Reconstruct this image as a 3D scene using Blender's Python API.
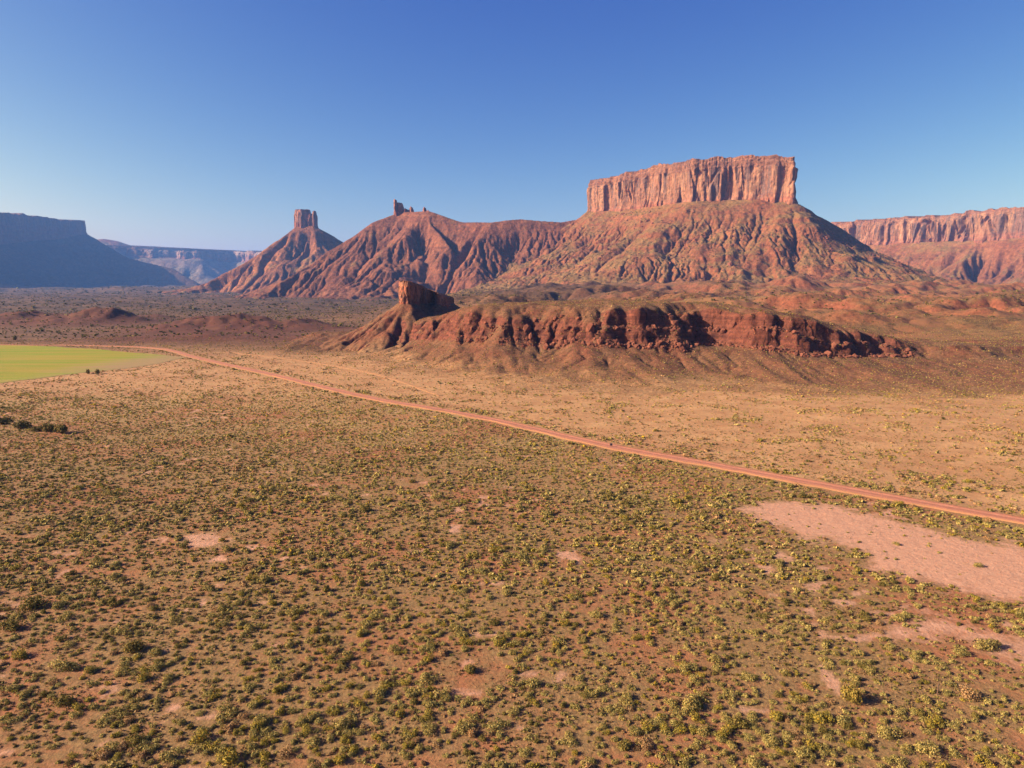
import bpy, bmesh, math, random
import numpy as np
from mathutils import Vector

random.seed(7)
RNG = np.random.default_rng(7)
for o in list(bpy.data.objects):
    bpy.data.objects.remove(o)
SC = bpy.context.scene
COL = SC.collection
R = math.radians

# ------------------------------------------------------------------ camera
CAM_H, FOC, PITCH = 40.0, 690.0, math.atan(100.0 / 690.0)
cam_data = bpy.data.cameras.new("camera")
cam_data.sensor_width = 36.0
cam_data.lens = FOC / 1024.0 * 36.0
cam_data.clip_start = 0.5
cam_data.clip_end = 60000.0
cam = bpy.data.objects.new("camera", cam_data)
COL.objects.link(cam)
cam.location = (0, 0, CAM_H)
cam.rotation_euler = (math.pi / 2 - PITCH, 0, 0)
SC.camera = cam

# ------------------------------------------------------------------ light
SUN_EL = R(25.0)
SUN_DIR = Vector((-0.995, -0.10, 0)).normalized()            # horizontal direction towards the sun
SUN_VEC = Vector((SUN_DIR.x * math.cos(SUN_EL), SUN_DIR.y * math.cos(SUN_EL), math.sin(SUN_EL)))
world = bpy.data.worlds.new("World")
SC.world = world
world.use_nodes = True
wn = world.node_tree.nodes
wn.clear()
w_out = wn.new("ShaderNodeOutputWorld")
w_bg = wn.new("ShaderNodeBackground")
sky = wn.new("ShaderNodeTexSky")
sky.sky_type = 'NISHITA'
sky.sun_disc = False
sky.sun_elevation = SUN_EL
sky.sun_rotation = math.atan2(SUN_DIR.x, SUN_DIR.y)
sky.altitude = 1300.0
sky.air_density = 1.0
sky.dust_density = 3.0
sky.ozone_density = 6.0
w_bg.inputs["Strength"].default_value = 0.05
# per-channel grade of the sky colour, as the photograph's film response has it
w_sep = wn.new("ShaderNodeSeparateColor")
w_com = wn.new("ShaderNodeCombineColor")
world.node_tree.links.new(sky.outputs[0], w_sep.inputs[0])
for k, (gam, gain) in enumerate(((1.95, 4.2), (1.63, 1.63), (0.65, 0.79))):
    a, b, c = (wn.new("ShaderNodeMath") for _ in range(3))
    a.operation, b.operation, c.operation = 'MULTIPLY', 'POWER', 'MULTIPLY'
    a.inputs[1].default_value, b.inputs[1].default_value, c.inputs[1].default_value = 0.157, gam, gain / 0.157
    world.node_tree.links.new(w_sep.outputs[k], a.inputs[0])
    world.node_tree.links.new(a.outputs[0], b.inputs[0])
    world.node_tree.links.new(b.outputs[0], c.inputs[0])
    world.node_tree.links.new(c.outputs[0], w_com.inputs[k])
world.node_tree.links.new(w_com.outputs[0], w_bg.inputs[0])
world.node_tree.links.new(w_bg.outputs[0], w_out.inputs[0])

sun_data = bpy.data.lights.new("sun", 'SUN')
sun_data.energy = 4.8
sun_data.angle = R(0.5)
sun_data.color = (1.0, 0.84, 0.62)
sun = bpy.data.objects.new("sun", sun_data)
COL.objects.link(sun)
sun.location = (-200, 0, 300)
sun.rotation_euler = SUN_VEC.to_track_quat('Z', 'Y').to_euler()

SC.view_settings.view_transform = 'Standard'
SC.view_settings.look = 'None'
SC.view_settings.gamma = 1.0
SC.view_settings.exposure = 1.65
SC.view_settings.use_curve_mapping = False
SC.cycles.volume_bounces = 0
SC.cycles.max_bounces = 4
SC.cycles.diffuse_bounces = 2
SC.cycles.use_denoising = True

# ------------------------------------------------------------------ maths
def at(px, py, Y):
    """World point at forward distance Y on the sight line of a photograph pixel."""
    u, v = (px - 512) / FOC, (384 - py) / FOC
    cp, sp = math.cos(PITCH), math.sin(PITCH)
    dx, dy, dz = u, cp + v * sp, -sp + v * cp
    k = Y / dy
    return (dx * k, Y, CAM_H + dz * k)

def on_ground(px, py, z=0.0):
    u, v = (px - 512) / FOC, (384 - py) / FOC
    cp, sp = math.cos(PITCH), math.sin(PITCH)
    dx, dy, dz = u, cp + v * sp, -sp + v * cp
    k = (z - CAM_H) / dz
    return (dx * k, dy * k)

_perm = np.random.default_rng(3).permutation(4096).astype(np.int64)
_grad = np.random.default_rng(4).normal(size=(4096, 3)).astype(np.float32)
_grad /= np.linalg.norm(_grad, axis=1, keepdims=True)

def noise(x, y, z=0.0):
    """Gradient noise, about -0.7..0.7."""
    x, y, z = np.broadcast_arrays(np.asarray(x, np.float64), np.asarray(y, np.float64), np.asarray(z, np.float64))
    xi, yi, zi = np.floor(x).astype(np.int64), np.floor(y).astype(np.int64), np.floor(z).astype(np.int64)
    xf, yf, zf = (x - xi), (y - yi), (z - zi)
    s = lambda t: t * t * t * (t * (t * 6 - 15) + 10)
    u, v, w = s(xf), s(yf), s(zf)
    out = 0.0
    for i in (0, 1):
        for j in (0, 1):
            for k in (0, 1):
                h = _perm[(_perm[(_perm[(xi + i) & 4095] + yi + j) & 4095] + zi + k) & 4095]
                g = _grad[h]
                d = g[..., 0] * (xf - i) + g[..., 1] * (yf - j) + g[..., 2] * (zf - k)
                out = out + d * (u if i else 1 - u) * (v if j else 1 - v) * (w if k else 1 - w)
    return out * 1.4

def fbm(x, y, z=0.0, o=4, gain=0.5, lac=2.03):
    a, f, t = 1.0, 1.0, 0.0
    for i in range(o):
        t = t + a * noise(x * f + 17.3 * i, y * f - 9.1 * i, z * f + 3.7 * i)
        a *= gain
        f *= lac
    return t

def ridged(x, y, z=0.0, o=3, gain=0.5):
    """0 on crests .. 1 in the furrows."""
    a, f, t, n = 1.0, 1.0, 0.0, 0.0
    for i in range(o):
        t = t + a * (1 - np.clip(np.abs(noise(x * f + 31.7 * i, y * f + 5.9 * i, z)) * 2.2, 0, 1))
        n += a
        a *= gain
        f *= 2.1
    return t / n

def sstep(a, b, x):
    t = np.clip((np.asarray(x, float) - a) / (b - a), 0, 1)
    return t * t * (3 - 2 * t)

def gauss(x, y, cx, cy, sx, sy, rot=0.0):
    c, s = math.cos(rot), math.sin(rot)
    u, v = (x - cx) * c + (y - cy) * s, -(x - cx) * s + (y - cy) * c
    return np.exp(-(u / sx) ** 2 - (v / sy) ** 2)

def seg_dist(x, y, pts):
    """Distance to a polyline of plan points."""
    best = np.full(np.shape(x), 1e9)
    for (ax, ay), (bx, by) in zip(pts[:-1], pts[1:]):
        vx, vy = bx - ax, by - ay
        t = np.clip(((x - ax) * vx + (y - ay) * vy) / (vx * vx + vy * vy + 1e-9), 0, 1)
        best = np.minimum(best, np.hypot(x - ax - t * vx, y - ay - t * vy))
    return best

def in_poly(x, y, poly):
    ins = np.zeros(np.shape(x), bool)
    for (ax, ay), (bx, by) in zip(poly, poly[1:] + poly[:1]):
        c = (ay > y) != (by > y)
        ins ^= c & (x < (bx - ax) * (y - ay) / ((by - ay) if by != ay else 1e-9) + ax)
    return ins

def poly_sd(x, y, poly):
    d = seg_dist(x, y, poly + poly[:1])
    return np.where(in_poly(x, y, poly), -d, d)

def smooth_line(pts, step):
    """Catmull-Rom through plan points, resampled about every step metres."""
    p = [pts[0]] + list(pts) + [pts[-1]]
    out = []
    for i in range(1, len(p) - 2):
        a, b, c, d = (np.array(q, float) for q in p[i - 1:i + 3])
        n = max(2, int(np.linalg.norm(c - b) / step))
        for k in range(n):
            t = k / n
            out.append(0.5 * (2 * b + (c - a) * t + (2 * a - 5 * b + 4 * c - d) * t * t + (3 * b - a - 3 * c + d) * t ** 3))
    out.append(np.array(pts[-1], float))
    return [tuple(q) for q in out]

def erode(Z, dx, iters, k, hard=None, m=0.45, floor=-1e9, diff=0.02, seed=1):
    """Running water cuts branching furrows into a height field (cells of dx metres)."""
    rng = np.random.default_rng(seed)
    ny, nx = Z.shape
    Z = Z.astype(np.float64).copy()
    idx = np.arange(ny * nx).reshape(ny, nx)
    offs = [(-1, -1), (-1, 0), (-1, 1), (0, -1), (0, 1), (1, -1), (1, 0), (1, 1)]
    dist = np.array([math.hypot(a, b) * dx for a, b in offs])
    kk = np.full(ny * nx, k) if hard is None else (k * hard).ravel()
    for it in range(iters):
        P = np.pad(Z, 1, mode='edge')
        best = np.zeros((ny, nx))
        rec = idx.copy()
        rd = np.full((ny, nx), dx)
        for (a, b), d in zip(offs, dist):
            nb = P[1 + a:1 + a + ny, 1 + b:1 + b + nx]
            sl = (Z - nb) / d * (0.75 + 0.5 * rng.random((ny, nx)))
            ii = np.clip(np.arange(ny)[:, None] + a, 0, ny - 1) * nx + np.clip(np.arange(nx)[None] + b, 0, nx - 1)
            up = (sl > best)
            best = np.where(up, sl, best)
            rec = np.where(up, ii, rec)
            rd = np.where(up, d, rd)
        zf = Z.ravel()
        order = np.argsort(-zf, kind='stable').tolist()
        rl = rec.ravel().tolist()
        acc = [1.0] * len(rl)
        for i in order:
            r = rl[i]
            if r != i:
                acc[r] += acc[i]
        f = (kk * np.array(acc) ** m / rd.ravel())
        f[zf < floor] = 0.0
        fl, zl = f.tolist(), zf.tolist()
        for i in reversed(order):
            r = rl[i]
            if r != i:
                g = fl[i]
                if g > 0 and zl[i] > zl[r]:
                    zl[i] = (zl[i] + g * zl[r]) / (1.0 + g)
        Z = np.array(zl).reshape(ny, nx)
        P = np.pad(Z, 1, mode='edge')
        Z = Z + diff * (P[:-2, 1:-1] + P[2:, 1:-1] + P[1:-1, :-2] + P[1:-1, 2:] - 4 * Z)
    return Z

# ------------------------------------------------------------------ mesh helpers
def raw_mesh(name, verts, faces, mat=None, smooth=False, attrs=None, parent=None):
    """faces: (n,3) or (n,4) int array. attrs: {name: per-vertex float or colour array}."""
    me = bpy.data.meshes.new(name)
    verts = np.asarray(verts, np.float32).reshape(-1, 3)
    faces = np.asarray(faces, np.int32)
    k = faces.shape[1]
    me.vertices.add(len(verts))
    me.vertices.foreach_set("co", verts.ravel())
    me.loops.add(faces.size)
    me.loops.foreach_set("vertex_index", faces.ravel())
    me.polygons.add(len(faces))
    me.polygons.foreach_set("loop_start", np.arange(0, faces.size, k, dtype=np.int32))
    me.polygons.foreach_set("use_smooth", np.full(len(faces), smooth, bool))
    me.update(calc_edges=True)
    for an, av in (attrs or {}).items():
        av = np.asarray(av, np.float32)
        if av.ndim == 1:
            a = me.attributes.new(an, 'FLOAT', 'POINT')
            a.data.foreach_set("value", av)
        else:
            a = me.attributes.new(an, 'FLOAT_COLOR', 'POINT')
            if av.shape[1] == 3:
                av = np.concatenate([av, np.ones((len(av), 1), np.float32)], 1)
            a.data.foreach_set("color", av.ravel())
    if mat:
        me.materials.append(mat)
    o = bpy.data.objects.new(name, me)
    COL.objects.link(o)
    if parent:
        o.parent = parent
    return o

def grid_faces(ny, nx, keep=None):
    i = np.arange(ny * nx).reshape(ny, nx)
    f = np.stack([i[:-1, :-1], i[:-1, 1:], i[1:, 1:], i[1:, :-1]], -1).reshape(-1, 4)
    if keep is not None:
        k = keep.ravel()
        f = f[k[f].any(1)]
    return f

def compact(verts, faces, attrs):
    used = np.unique(faces)
    m = np.full(len(verts), -1, np.int64)
    m[used] = np.arange(len(used))
    return verts[used], m[faces], {k: v[used] for k, v in attrs.items()}

def tag(o, label=None, cat=None, group=None, kind=None):
    for k, v in (("label", label), ("category", cat), ("group", group), ("kind", kind)):
        if v:
            o[k] = v
    return o

def empty(name, loc=(0, 0, 0)):
    o = bpy.data.objects.new(name, None)
    o.empty_display_size = 1.0
    COL.objects.link(o)
    o.location = loc
    return o

# ------------------------------------------------------------------ materials
class NT:
    """Small helper round a node tree."""
    def __init__(self, name):
        self.m = bpy.data.materials.new(name)
        self.m.use_nodes = True
        self.t = self.m.node_tree
        self.t.nodes.clear()
        self.out = self.t.nodes.new("ShaderNodeOutputMaterial")
        self.bsdf = self.t.nodes.new("ShaderNodeBsdfPrincipled")
        self.t.links.new(self.bsdf.outputs[0], self.out.inputs[0])
        self.bsdf.inputs["Roughness"].default_value = 0.95
        self.bsdf.inputs["Specular IOR Level"].default_value = 0.12
        self.co = self.t.nodes.new("ShaderNodeTexCoord").outputs["Object"]
    def link(self, a, b):
        if hasattr(a, "is_output"):
            self.t.links.new(a, b)
        else:
            b.default_value = a
    def mapped(self, scale=(1, 1, 1), loc=(0, 0, 0), rot=(0, 0, 0)):
        n = self.t.nodes.new("ShaderNodeMapping")
        self.link(self.co, n.inputs[0])
        n.inputs["Scale"].default_value = scale
        n.inputs["Location"].default_value = loc
        n.inputs["Rotation"].default_value = rot
        return n.outputs[0]
    def noise(self, scale, detail=4, rough=0.55, vec=None, dist=0.0):
        n = self.t.nodes.new("ShaderNodeTexNoise")
        self.link(vec if vec is not None else self.co, n.inputs["Vector"])
        n.inputs["Scale"].default_value = scale
        n.inputs["Detail"].default_value = detail
        n.inputs["Roughness"].default_value = rough
        n.inputs["Distortion"].default_value = dist
        return n.outputs[0]
    def voronoi(self, scale, vec=None, feature='F1', rand=1.0):
        n = self.t.nodes.new("ShaderNodeTexVoronoi")
        n.feature = feature
        self.link(vec if vec is not None else self.co, n.inputs["Vector"])
        n.inputs["Scale"].default_value = scale
        n.inputs["Randomness"].default_value = rand
        return n.outputs["Distance"]
    def ramp(self, fac, stops, interp='LINEAR'):
        n = self.t.nodes.new("ShaderNodeValToRGB")
        n.color_ramp.interpolation = interp
        e = n.color_ramp.elements
        while len(e) < len(stops):
            e.new(0.5)
        for el, (p, c) in zip(e, stops):
            el.position = p
            el.color = (c, c, c, 1) if isinstance(c, (int, float)) else (*c, 1)
        self.link(fac, n.inputs[0])
        return n.outputs[0]
    def mix(self, fac, a, b, mode='MIX'):
        n = self.t.nodes.new("ShaderNodeMix")
        n.data_type = 'RGBA'
        n.blend_type = mode
        self.link(fac, n.inputs[0])
        for v, s in ((a, n.inputs[6]), (b, n.inputs[7])):
            if isinstance(v, tuple):
                s.default_value = (*v, 1)
            else:
                self.link(v, s)
        return n.outputs[2]
    def math(self, op, a, b=0.0, c=None, clamp=False):
        n = self.t.nodes.new("ShaderNodeMath")
        n.operation = op
        n.use_clamp = clamp
        self.link(a, n.inputs[0])
        self.link(b, n.inputs[1])
        if c is not None:
            self.link(c, n.inputs[2])
        return n.outputs[0]
    def attr(self, name, color=False):
        n = self.t.nodes.new("ShaderNodeAttribute")
        n.attribute_name = name
        return n.outputs["Color" if color else "Fac"]
    def sep(self, vec=None):
        n = self.t.nodes.new("ShaderNodeSeparateXYZ")
        self.link(vec if vec is not None else self.co, n.inputs[0])
        return n.outputs
    def slope(self):
        g = self.t.nodes.new("ShaderNodeNewGeometry")
        return self.sep(g.outputs["Normal"])[2]
    def bump(self, height, strength, dist):
        n = self.t.nodes.new("ShaderNodeBump")
        n.inputs["Strength"].default_value = strength
        n.inputs["Distance"].default_value = dist
        self.link(height, n.inputs["Height"])
        self.t.links.new(n.outputs[0], self.bsdf.inputs["Normal"])
    def color(self, c):
        self.link(c, self.bsdf.inputs["Base Color"])
        return self.m

def talus_material(name, red=(0.235, 0.096, 0.038), dark=(0.150, 0.056, 0.026), pale=(0.29, 0.140, 0.062),
                   veg=(0.190, 0.128, 0.045), veg_amount=0.5, unit=1.0, z0=0.0, zspan=240.0):
    n = NT(name)
    big = n.noise(0.010 / unit, 5, 0.6)
    c = n.mix(n.ramp(big, [(0.35, 0.0), (0.65, 1.0)]), red, dark)
    # faint horizontal beds of darker and paler rock
    z = n.sep()[2]
    wob = n.math('MULTIPLY', n.noise(0.012 / unit, 3), 22.0 * unit)
    comb = n.t.nodes.new("ShaderNodeCombineXYZ")
    n.link(n.math('ADD', z, wob), comb.inputs[2])
    bed = n.noise(0.055 / unit, 3, 0.6, vec=comb.outputs[0])
    c = n.mix(n.ramp(bed, [(0.52, 0.0), (0.60, 0.75)]), c, dark)
    c = n.mix(n.ramp(bed, [(0.34, 0.55), (0.44, 0.0)]), c, pale)
    # scrub on the gentler, unbroken slopes
    vegn = n.noise(0.016 / unit, 6, 0.62, vec=n.mapped((1, 1, 0.6), (40, 9, 0)))
    lo = 0.62 - 0.28 * veg_amount
    vm = n.math('MULTIPLY', n.ramp(vegn, [(lo, 0.0), (lo + 0.12, 1.0)]), n.ramp(n.slope(), [(0.62, 0.0), (0.86, 1.0)]))
    c = n.mix(n.math('MULTIPLY', vm, 0.75), c, veg)
    speck = n.voronoi(0.10 / unit)
    dots = n.ramp(speck, [(0.16, 1.0), (0.34, 0.0)])
    dots = n.math('MULTIPLY', dots, n.ramp(n.noise(0.03 / unit, 3), [(0.42, 0.1), (0.6, 0.9)]))
    c = n.mix(n.math('MULTIPLY', dots, 0.7), c, (0.075, 0.06, 0.03))
    fine = n.noise(0.11 / unit, 7, 0.78)
    c = n.mix(0.75, c, n.ramp(fine, [(0.36, 0.30), (0.62, 1.15)]), 'MULTIPLY')
    n.bump(n.math('ADD', n.math('MULTIPLY', fine, 1.0), n.math('MULTIPLY', n.noise(0.06 / unit, 5, 0.6), 3.0)), 0.9, 2.4 * unit)
    return n.color(c)

def cliff_material(name, unit=1.0, ztop=350.0, zbase=240.0, base=(0.258, 0.143, 0.084)):
    n = NT(name)
    c = n.mix(n.ramp(n.noise(0.02 / unit, 5, 0.6), [(0.35, 0.0), (0.65, 1.0)]), base, (0.225, 0.105, 0.058))
    patch = n.noise(1.0, 5, 0.6, vec=n.mapped((0.022 / unit, 0.022 / unit, 0.010 / unit), (7, 3, 1)))
    c = n.mix(n.ramp(patch, [(0.48, 0.0), (0.60, 0.65)]), c, (0.165, 0.078, 0.052))
    streak = n.noise(1.0, 6, 0.62, vec=n.mapped((0.085 / unit, 0.085 / unit, 0.007 / unit)))
    c = n.mix(n.ramp(streak, [(0.50, 0.0), (0.60, 0.9)]), c, (0.120, 0.078, 0.066))      # desert varnish
    c = n.mix(n.ramp(streak, [(0.33, 0.7), (0.44, 0.0)]), c, (0.33, 0.203, 0.127))
    z = n.sep()[2]
    # thin dark beds near the rim and a red foot
    comb = n.t.nodes.new("ShaderNodeCombineXYZ")
    n.link(n.math('ADD', z, n.math('MULTIPLY', n.noise(0.03 / unit, 2), 5.0 * unit)), comb.inputs[2])
    bed = n.noise(0.16 / unit, 3, 0.6, vec=comb.outputs[0])
    h = n.math('DIVIDE', n.math('SUBTRACT', z, zbase), ztop - zbase)
    rim = n.ramp(h, [(0.74, 0.0), (0.84, 0.8)])
    foot = n.ramp(h, [(0.05, 0.75), (0.22, 0.0)])
    band = n.ramp(bed, [(0.42, 0.25), (0.55, 1.0)])
    c = n.mix(n.math('MULTIPLY', rim, band), c, (0.150, 0.070, 0.046))
    c = n.mix(n.math('MULTIPLY', foot, band), c, (0.21, 0.072, 0.045))
    fine = n.noise(0.12 / unit, 7, 0.75)
    c = n.mix(0.6, c, n.ramp(fine, [(0.36, 0.35), (0.62, 1.1)]), 'MULTIPLY')
    n.bump(n.math('ADD', fine, n.math('MULTIPLY', n.noise(1.0, 4, 0.6, vec=n.mapped((0.2 / unit, 0.2 / unit, 0.05 / unit))), 2.0)), 0.8, 2.0 * unit)
    return n.color(c)

# ------------------------------------------------------------------ plan of the place
ROAD_PX = [(1500, 599), (1250, 562), (1024, 522), (930, 505), (822, 486), (720, 466.5), (640, 452.3), (600, 444.5), (500, 422), (440, 411),
           (380, 400.5), (320, 387), (260, 372), (195, 358)]
ROAD = smooth_line([on_ground(*p) for p in ROAD_PX] + [(-215, 425), (-265, 448), (-340, 455), (-480, 452)], 3.0)
TRACK = smooth_line([on_ground(*p) for p in [(440, 396), (400, 381), (365, 372), (335, 366), (305, 361), (270, 357), (235, 353)]], 4.0)
FIELD = [on_ground(*p) for p in [(-260, 384), (0, 383), (60, 375), (110, 370), (160, 364), (185, 358), (150, 354.5), (95, 349.5), (45, 346.5), (0, 344.8), (-260, 341)]]
BARE = [  # (plan polygon in photograph pixels, strength) bare pink soil
    ([(735, 512), (770, 503), (830, 505), (900, 525), (960, 537), (1060, 556), (1060, 606), (985, 595), (930, 583), (880, 570), (850, 552), (800, 533)], 1.0),
    ([(880, 622), (925, 612), (985, 625), (1060, 632), (1060, 676), (1000, 670), (960, 650), (905, 640)], 0.75),
    ([(552, 550), (580, 551), (575, 563), (555, 561)], 1.0), ([(172, 532), (215, 528), (225, 548), (185, 550)], 0.8),
    ([(104, 680), (128, 672), (134, 684), (112, 693)], 1.0), ([(196, 712), (225, 705), (235, 716), (208, 724)], 0.9),
    ([(0, 600), (12, 604), (6, 613), (-20, 612)], 0.9), ([(262, 644), (284, 645), (280, 656), (264, 653)], 0.8),
    ([(370, 650), (392, 652), (384, 660), (372, 660)], 0.6), ([(365, 712), (384, 714), (380, 728), (366, 724)], 0.6),
    ([(583, 738), (604, 740), (600, 752), (585, 748)], 0.7), ([(150, 700), (168, 700), (160, 710), (148, 708)], 0.5),
    ([(595, 455), (615, 462), (625, 470), (600, 462)], 0.6), ([(690, 540), (740, 535), (700, 548)], 0.5),
    ([(0, 672), (14, 684), (4, 690), (-10, 684)], 0.8), ([(80, 632), (100, 632), (96, 640), (82, 640)], 0.7),
    ([(490, 500), (530, 503), (520, 510), (495, 508)], 0.4), ([(118, 508), (160, 507), (150, 513), (120, 512)], 0.5),
]
BARE = [([on_ground(*p) for p in poly], k) for poly, k in BARE]

def bare_mask(x, y):
    w = np.hypot(x, y) * 0.02
    xx = x + noise(x / 4.0, y / 4.0) * 2.2 + noise(x / 14.0, y / 14.0, 3.0) * 4.0
    yy = y + noise(x / 4.0, y / 4.0, 9.0) * 2.2 + noise(x / 14.0, y / 14.0, 13.0) * 4.0
    m = np.zeros(np.shape(x))
    for poly, k in BARE:
        big = len(poly) > 6
        sd = poly_sd(xx if big else x + (xx - x) * 0.6 + 0.8 * noise(x / 1.1, y / 1.1, 4.0), yy if big else y + (yy - y) * 0.6 + 0.8 * noise(x / 1.1, y / 1.1, 14.0), poly)
        m = np.maximum(m, k * (1 - sstep(-4.0 if big else -1.4, 3.5 if big else 0.6, sd)))
    rd = ROAD[::-1]
    near = 1 - sstep(-12, 0, y - np.interp(x, [p[0] for p in rd], [p[1] for p in rd]))
    spots = sstep(0.46, 0.62, noise(x / 3.8, y / 2.8, 19.0) + 0.45 * noise(x / 28.0, y / 28.0, 20.0) + 0.12 * noise(x / 1.5, y / 1.5, 21.0))
    return np.maximum(m, 0.75 * spots * near)

ESC = [(-62, 470), (-40, 395), (5, 352), (48, 343), (75, 340), (98, 322), (138, 300), (165, 318), (205, 312), (260, 318), (420, 330), (800, 380)]
def esc_y(x):
    return np.interp(x, [p[0] for p in ESC], [p[1] for p in ESC])

def ground_z(x, y):
    """Height of the desert floor."""
    r = np.hypot(x, y)
    z = 0.5 * fbm(x / 70.0, y / 70.0, 1.0, 3) * sstep(40, 200, r)
    # bench behind the escarpment on the right, falling away to the valley on the left
    back = y - np.interp(x, [-400, -120, 0, 150, 330, 800], [900, 640, 470, 400, 330, 300])
    right = sstep(-330, 120, x - (y - 450) * -0.05)
    bench = 17 * sstep(0, 260, back) * right + 16 * sstep(350, 1000, back) * sstep(-200, 300, x)
    hum = fbm(x / 150.0, y / 150.0, 5.0, 5, 0.5)
    hum2 = fbm(x / 45.0, y / 45.0, 15.0, 4, 0.55)
    amp = sstep(40, 240, back) * right
    cut = ridged(x / 110.0 + 0.3 * hum, y / 110.0, 25.0, 3)
    z = z + bench + amp * (11.0 * hum + 3.5 * hum2 - 9.0 * cut ** 2 + 4.0)
    # valley floor far left: gentle roughness growing with distance
    z = z + sstep(700, 1500, r) * (1 - right) * 9.0 * fbm(x / 150.0, y / 150.0, 8.0, 5)
    z = z + sstep(2600, 3600, y) * sstep(200, -900, x) * 26 * (0.5 + fbm(x / 420.0, y / 420.0, 28.0, 5, 0.55))
    # low red mounds on the left
    rough = 1 + 0.5 * fbm(x / 34.0, y / 34.0, 2.0, 5, 0.55) - 0.22 * ridged(x / 24.0, y / 40.0, 6.0, 2)
    for cx, cy, sx, sy, h, ro in MOUNDS:
        z = z + 0.56 * h * gauss(x, y, cx, cy, sx, sy, ro) * rough
    return z

MOUNDS = []
for px, py, Y, sx, sy, h, ro in [(38, 309, 760, 52, 38, 17, 0.1), (98, 309, 720, 34, 30, 20, -0.2), (70, 314, 700, 60, 34, 7, 0), (128, 312, 740, 40, 26, 10, 0.3),
                                 (-40, 316, 700, 60, 40, 10, 0), (228, 315, 640, 46, 34, 17, 0.2), (262, 318, 610, 40, 34, 12, 0), (190, 322, 600, 50, 40, 9, 0),
                                 (305, 318, 650, 26, 20, 11, 0), (330, 322, 620, 30, 18, 7, 0), (240, 332, 510, 60, 30, 4, 0), (160, 336, 500, 60, 22, 3.5, 0.2),
                                 (150, 313, 820, 30, 20, 6, 0)]:
    MOUNDS.append(((px - 512) / FOC * Y, Y, sx, sy, h, ro))

# ------------------------------------------------------------------ ground sheet
def soil_attrs(X, Y):
    """Where the bare patches, sand, scrub apron, mounds and valley floor lie."""
    bare = bare_mask(X, Y)
    rd = ROAD[::-1]
    side = Y - np.interp(X, [p[0] for p in rd], [p[1] for p in rd])
    edge = 22 * fbm(X / 30.0, Y / 30.0, 33.0, 5, 0.65)
    ends = sstep(-250, -90, X + 40 * noise(X / 60, Y / 60, 3))
    apron = sstep(-78, -30, Y - esc_y(X) + edge) * ends * (1 - sstep(520, 640, Y))
    sand = np.maximum(sstep(-4, 10, side), (1 - sstep(-30, 60, side)) * sstep(190, 300, Y) * (1 - sstep(-30, 120, X)) * 0.9) * (1 - apron)
    red = np.clip(sum(gauss(X, Y, m[0], m[1], m[2] * 1.35, m[3] * 1.5, m[5]) for m in MOUNDS), 0, 1)
    bench = sstep(10, 60, Y - esc_y(X)) * sstep(-120, 40, X) * sstep(380, 470, Y)
    far = sstep(330, 520, Y) * sstep(250, -250, X)
    deep = sstep(760, 1050, Y + 60 * noise(X / 120, Y / 120, 3)) * sstep(500, -100, X)
    dun = 1 - sstep(105, 240, Y + 0.25 * X + 30 * noise(X / 30.0, Y / 30.0, 71.0))
    return {k: v.ravel() for k, v in (("dun", dun), ("bare", bare), ("sand", sand), ("apron", apron), ("mound", red), ("valley", far), ("bench", bench), ("deep", deep))}

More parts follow.
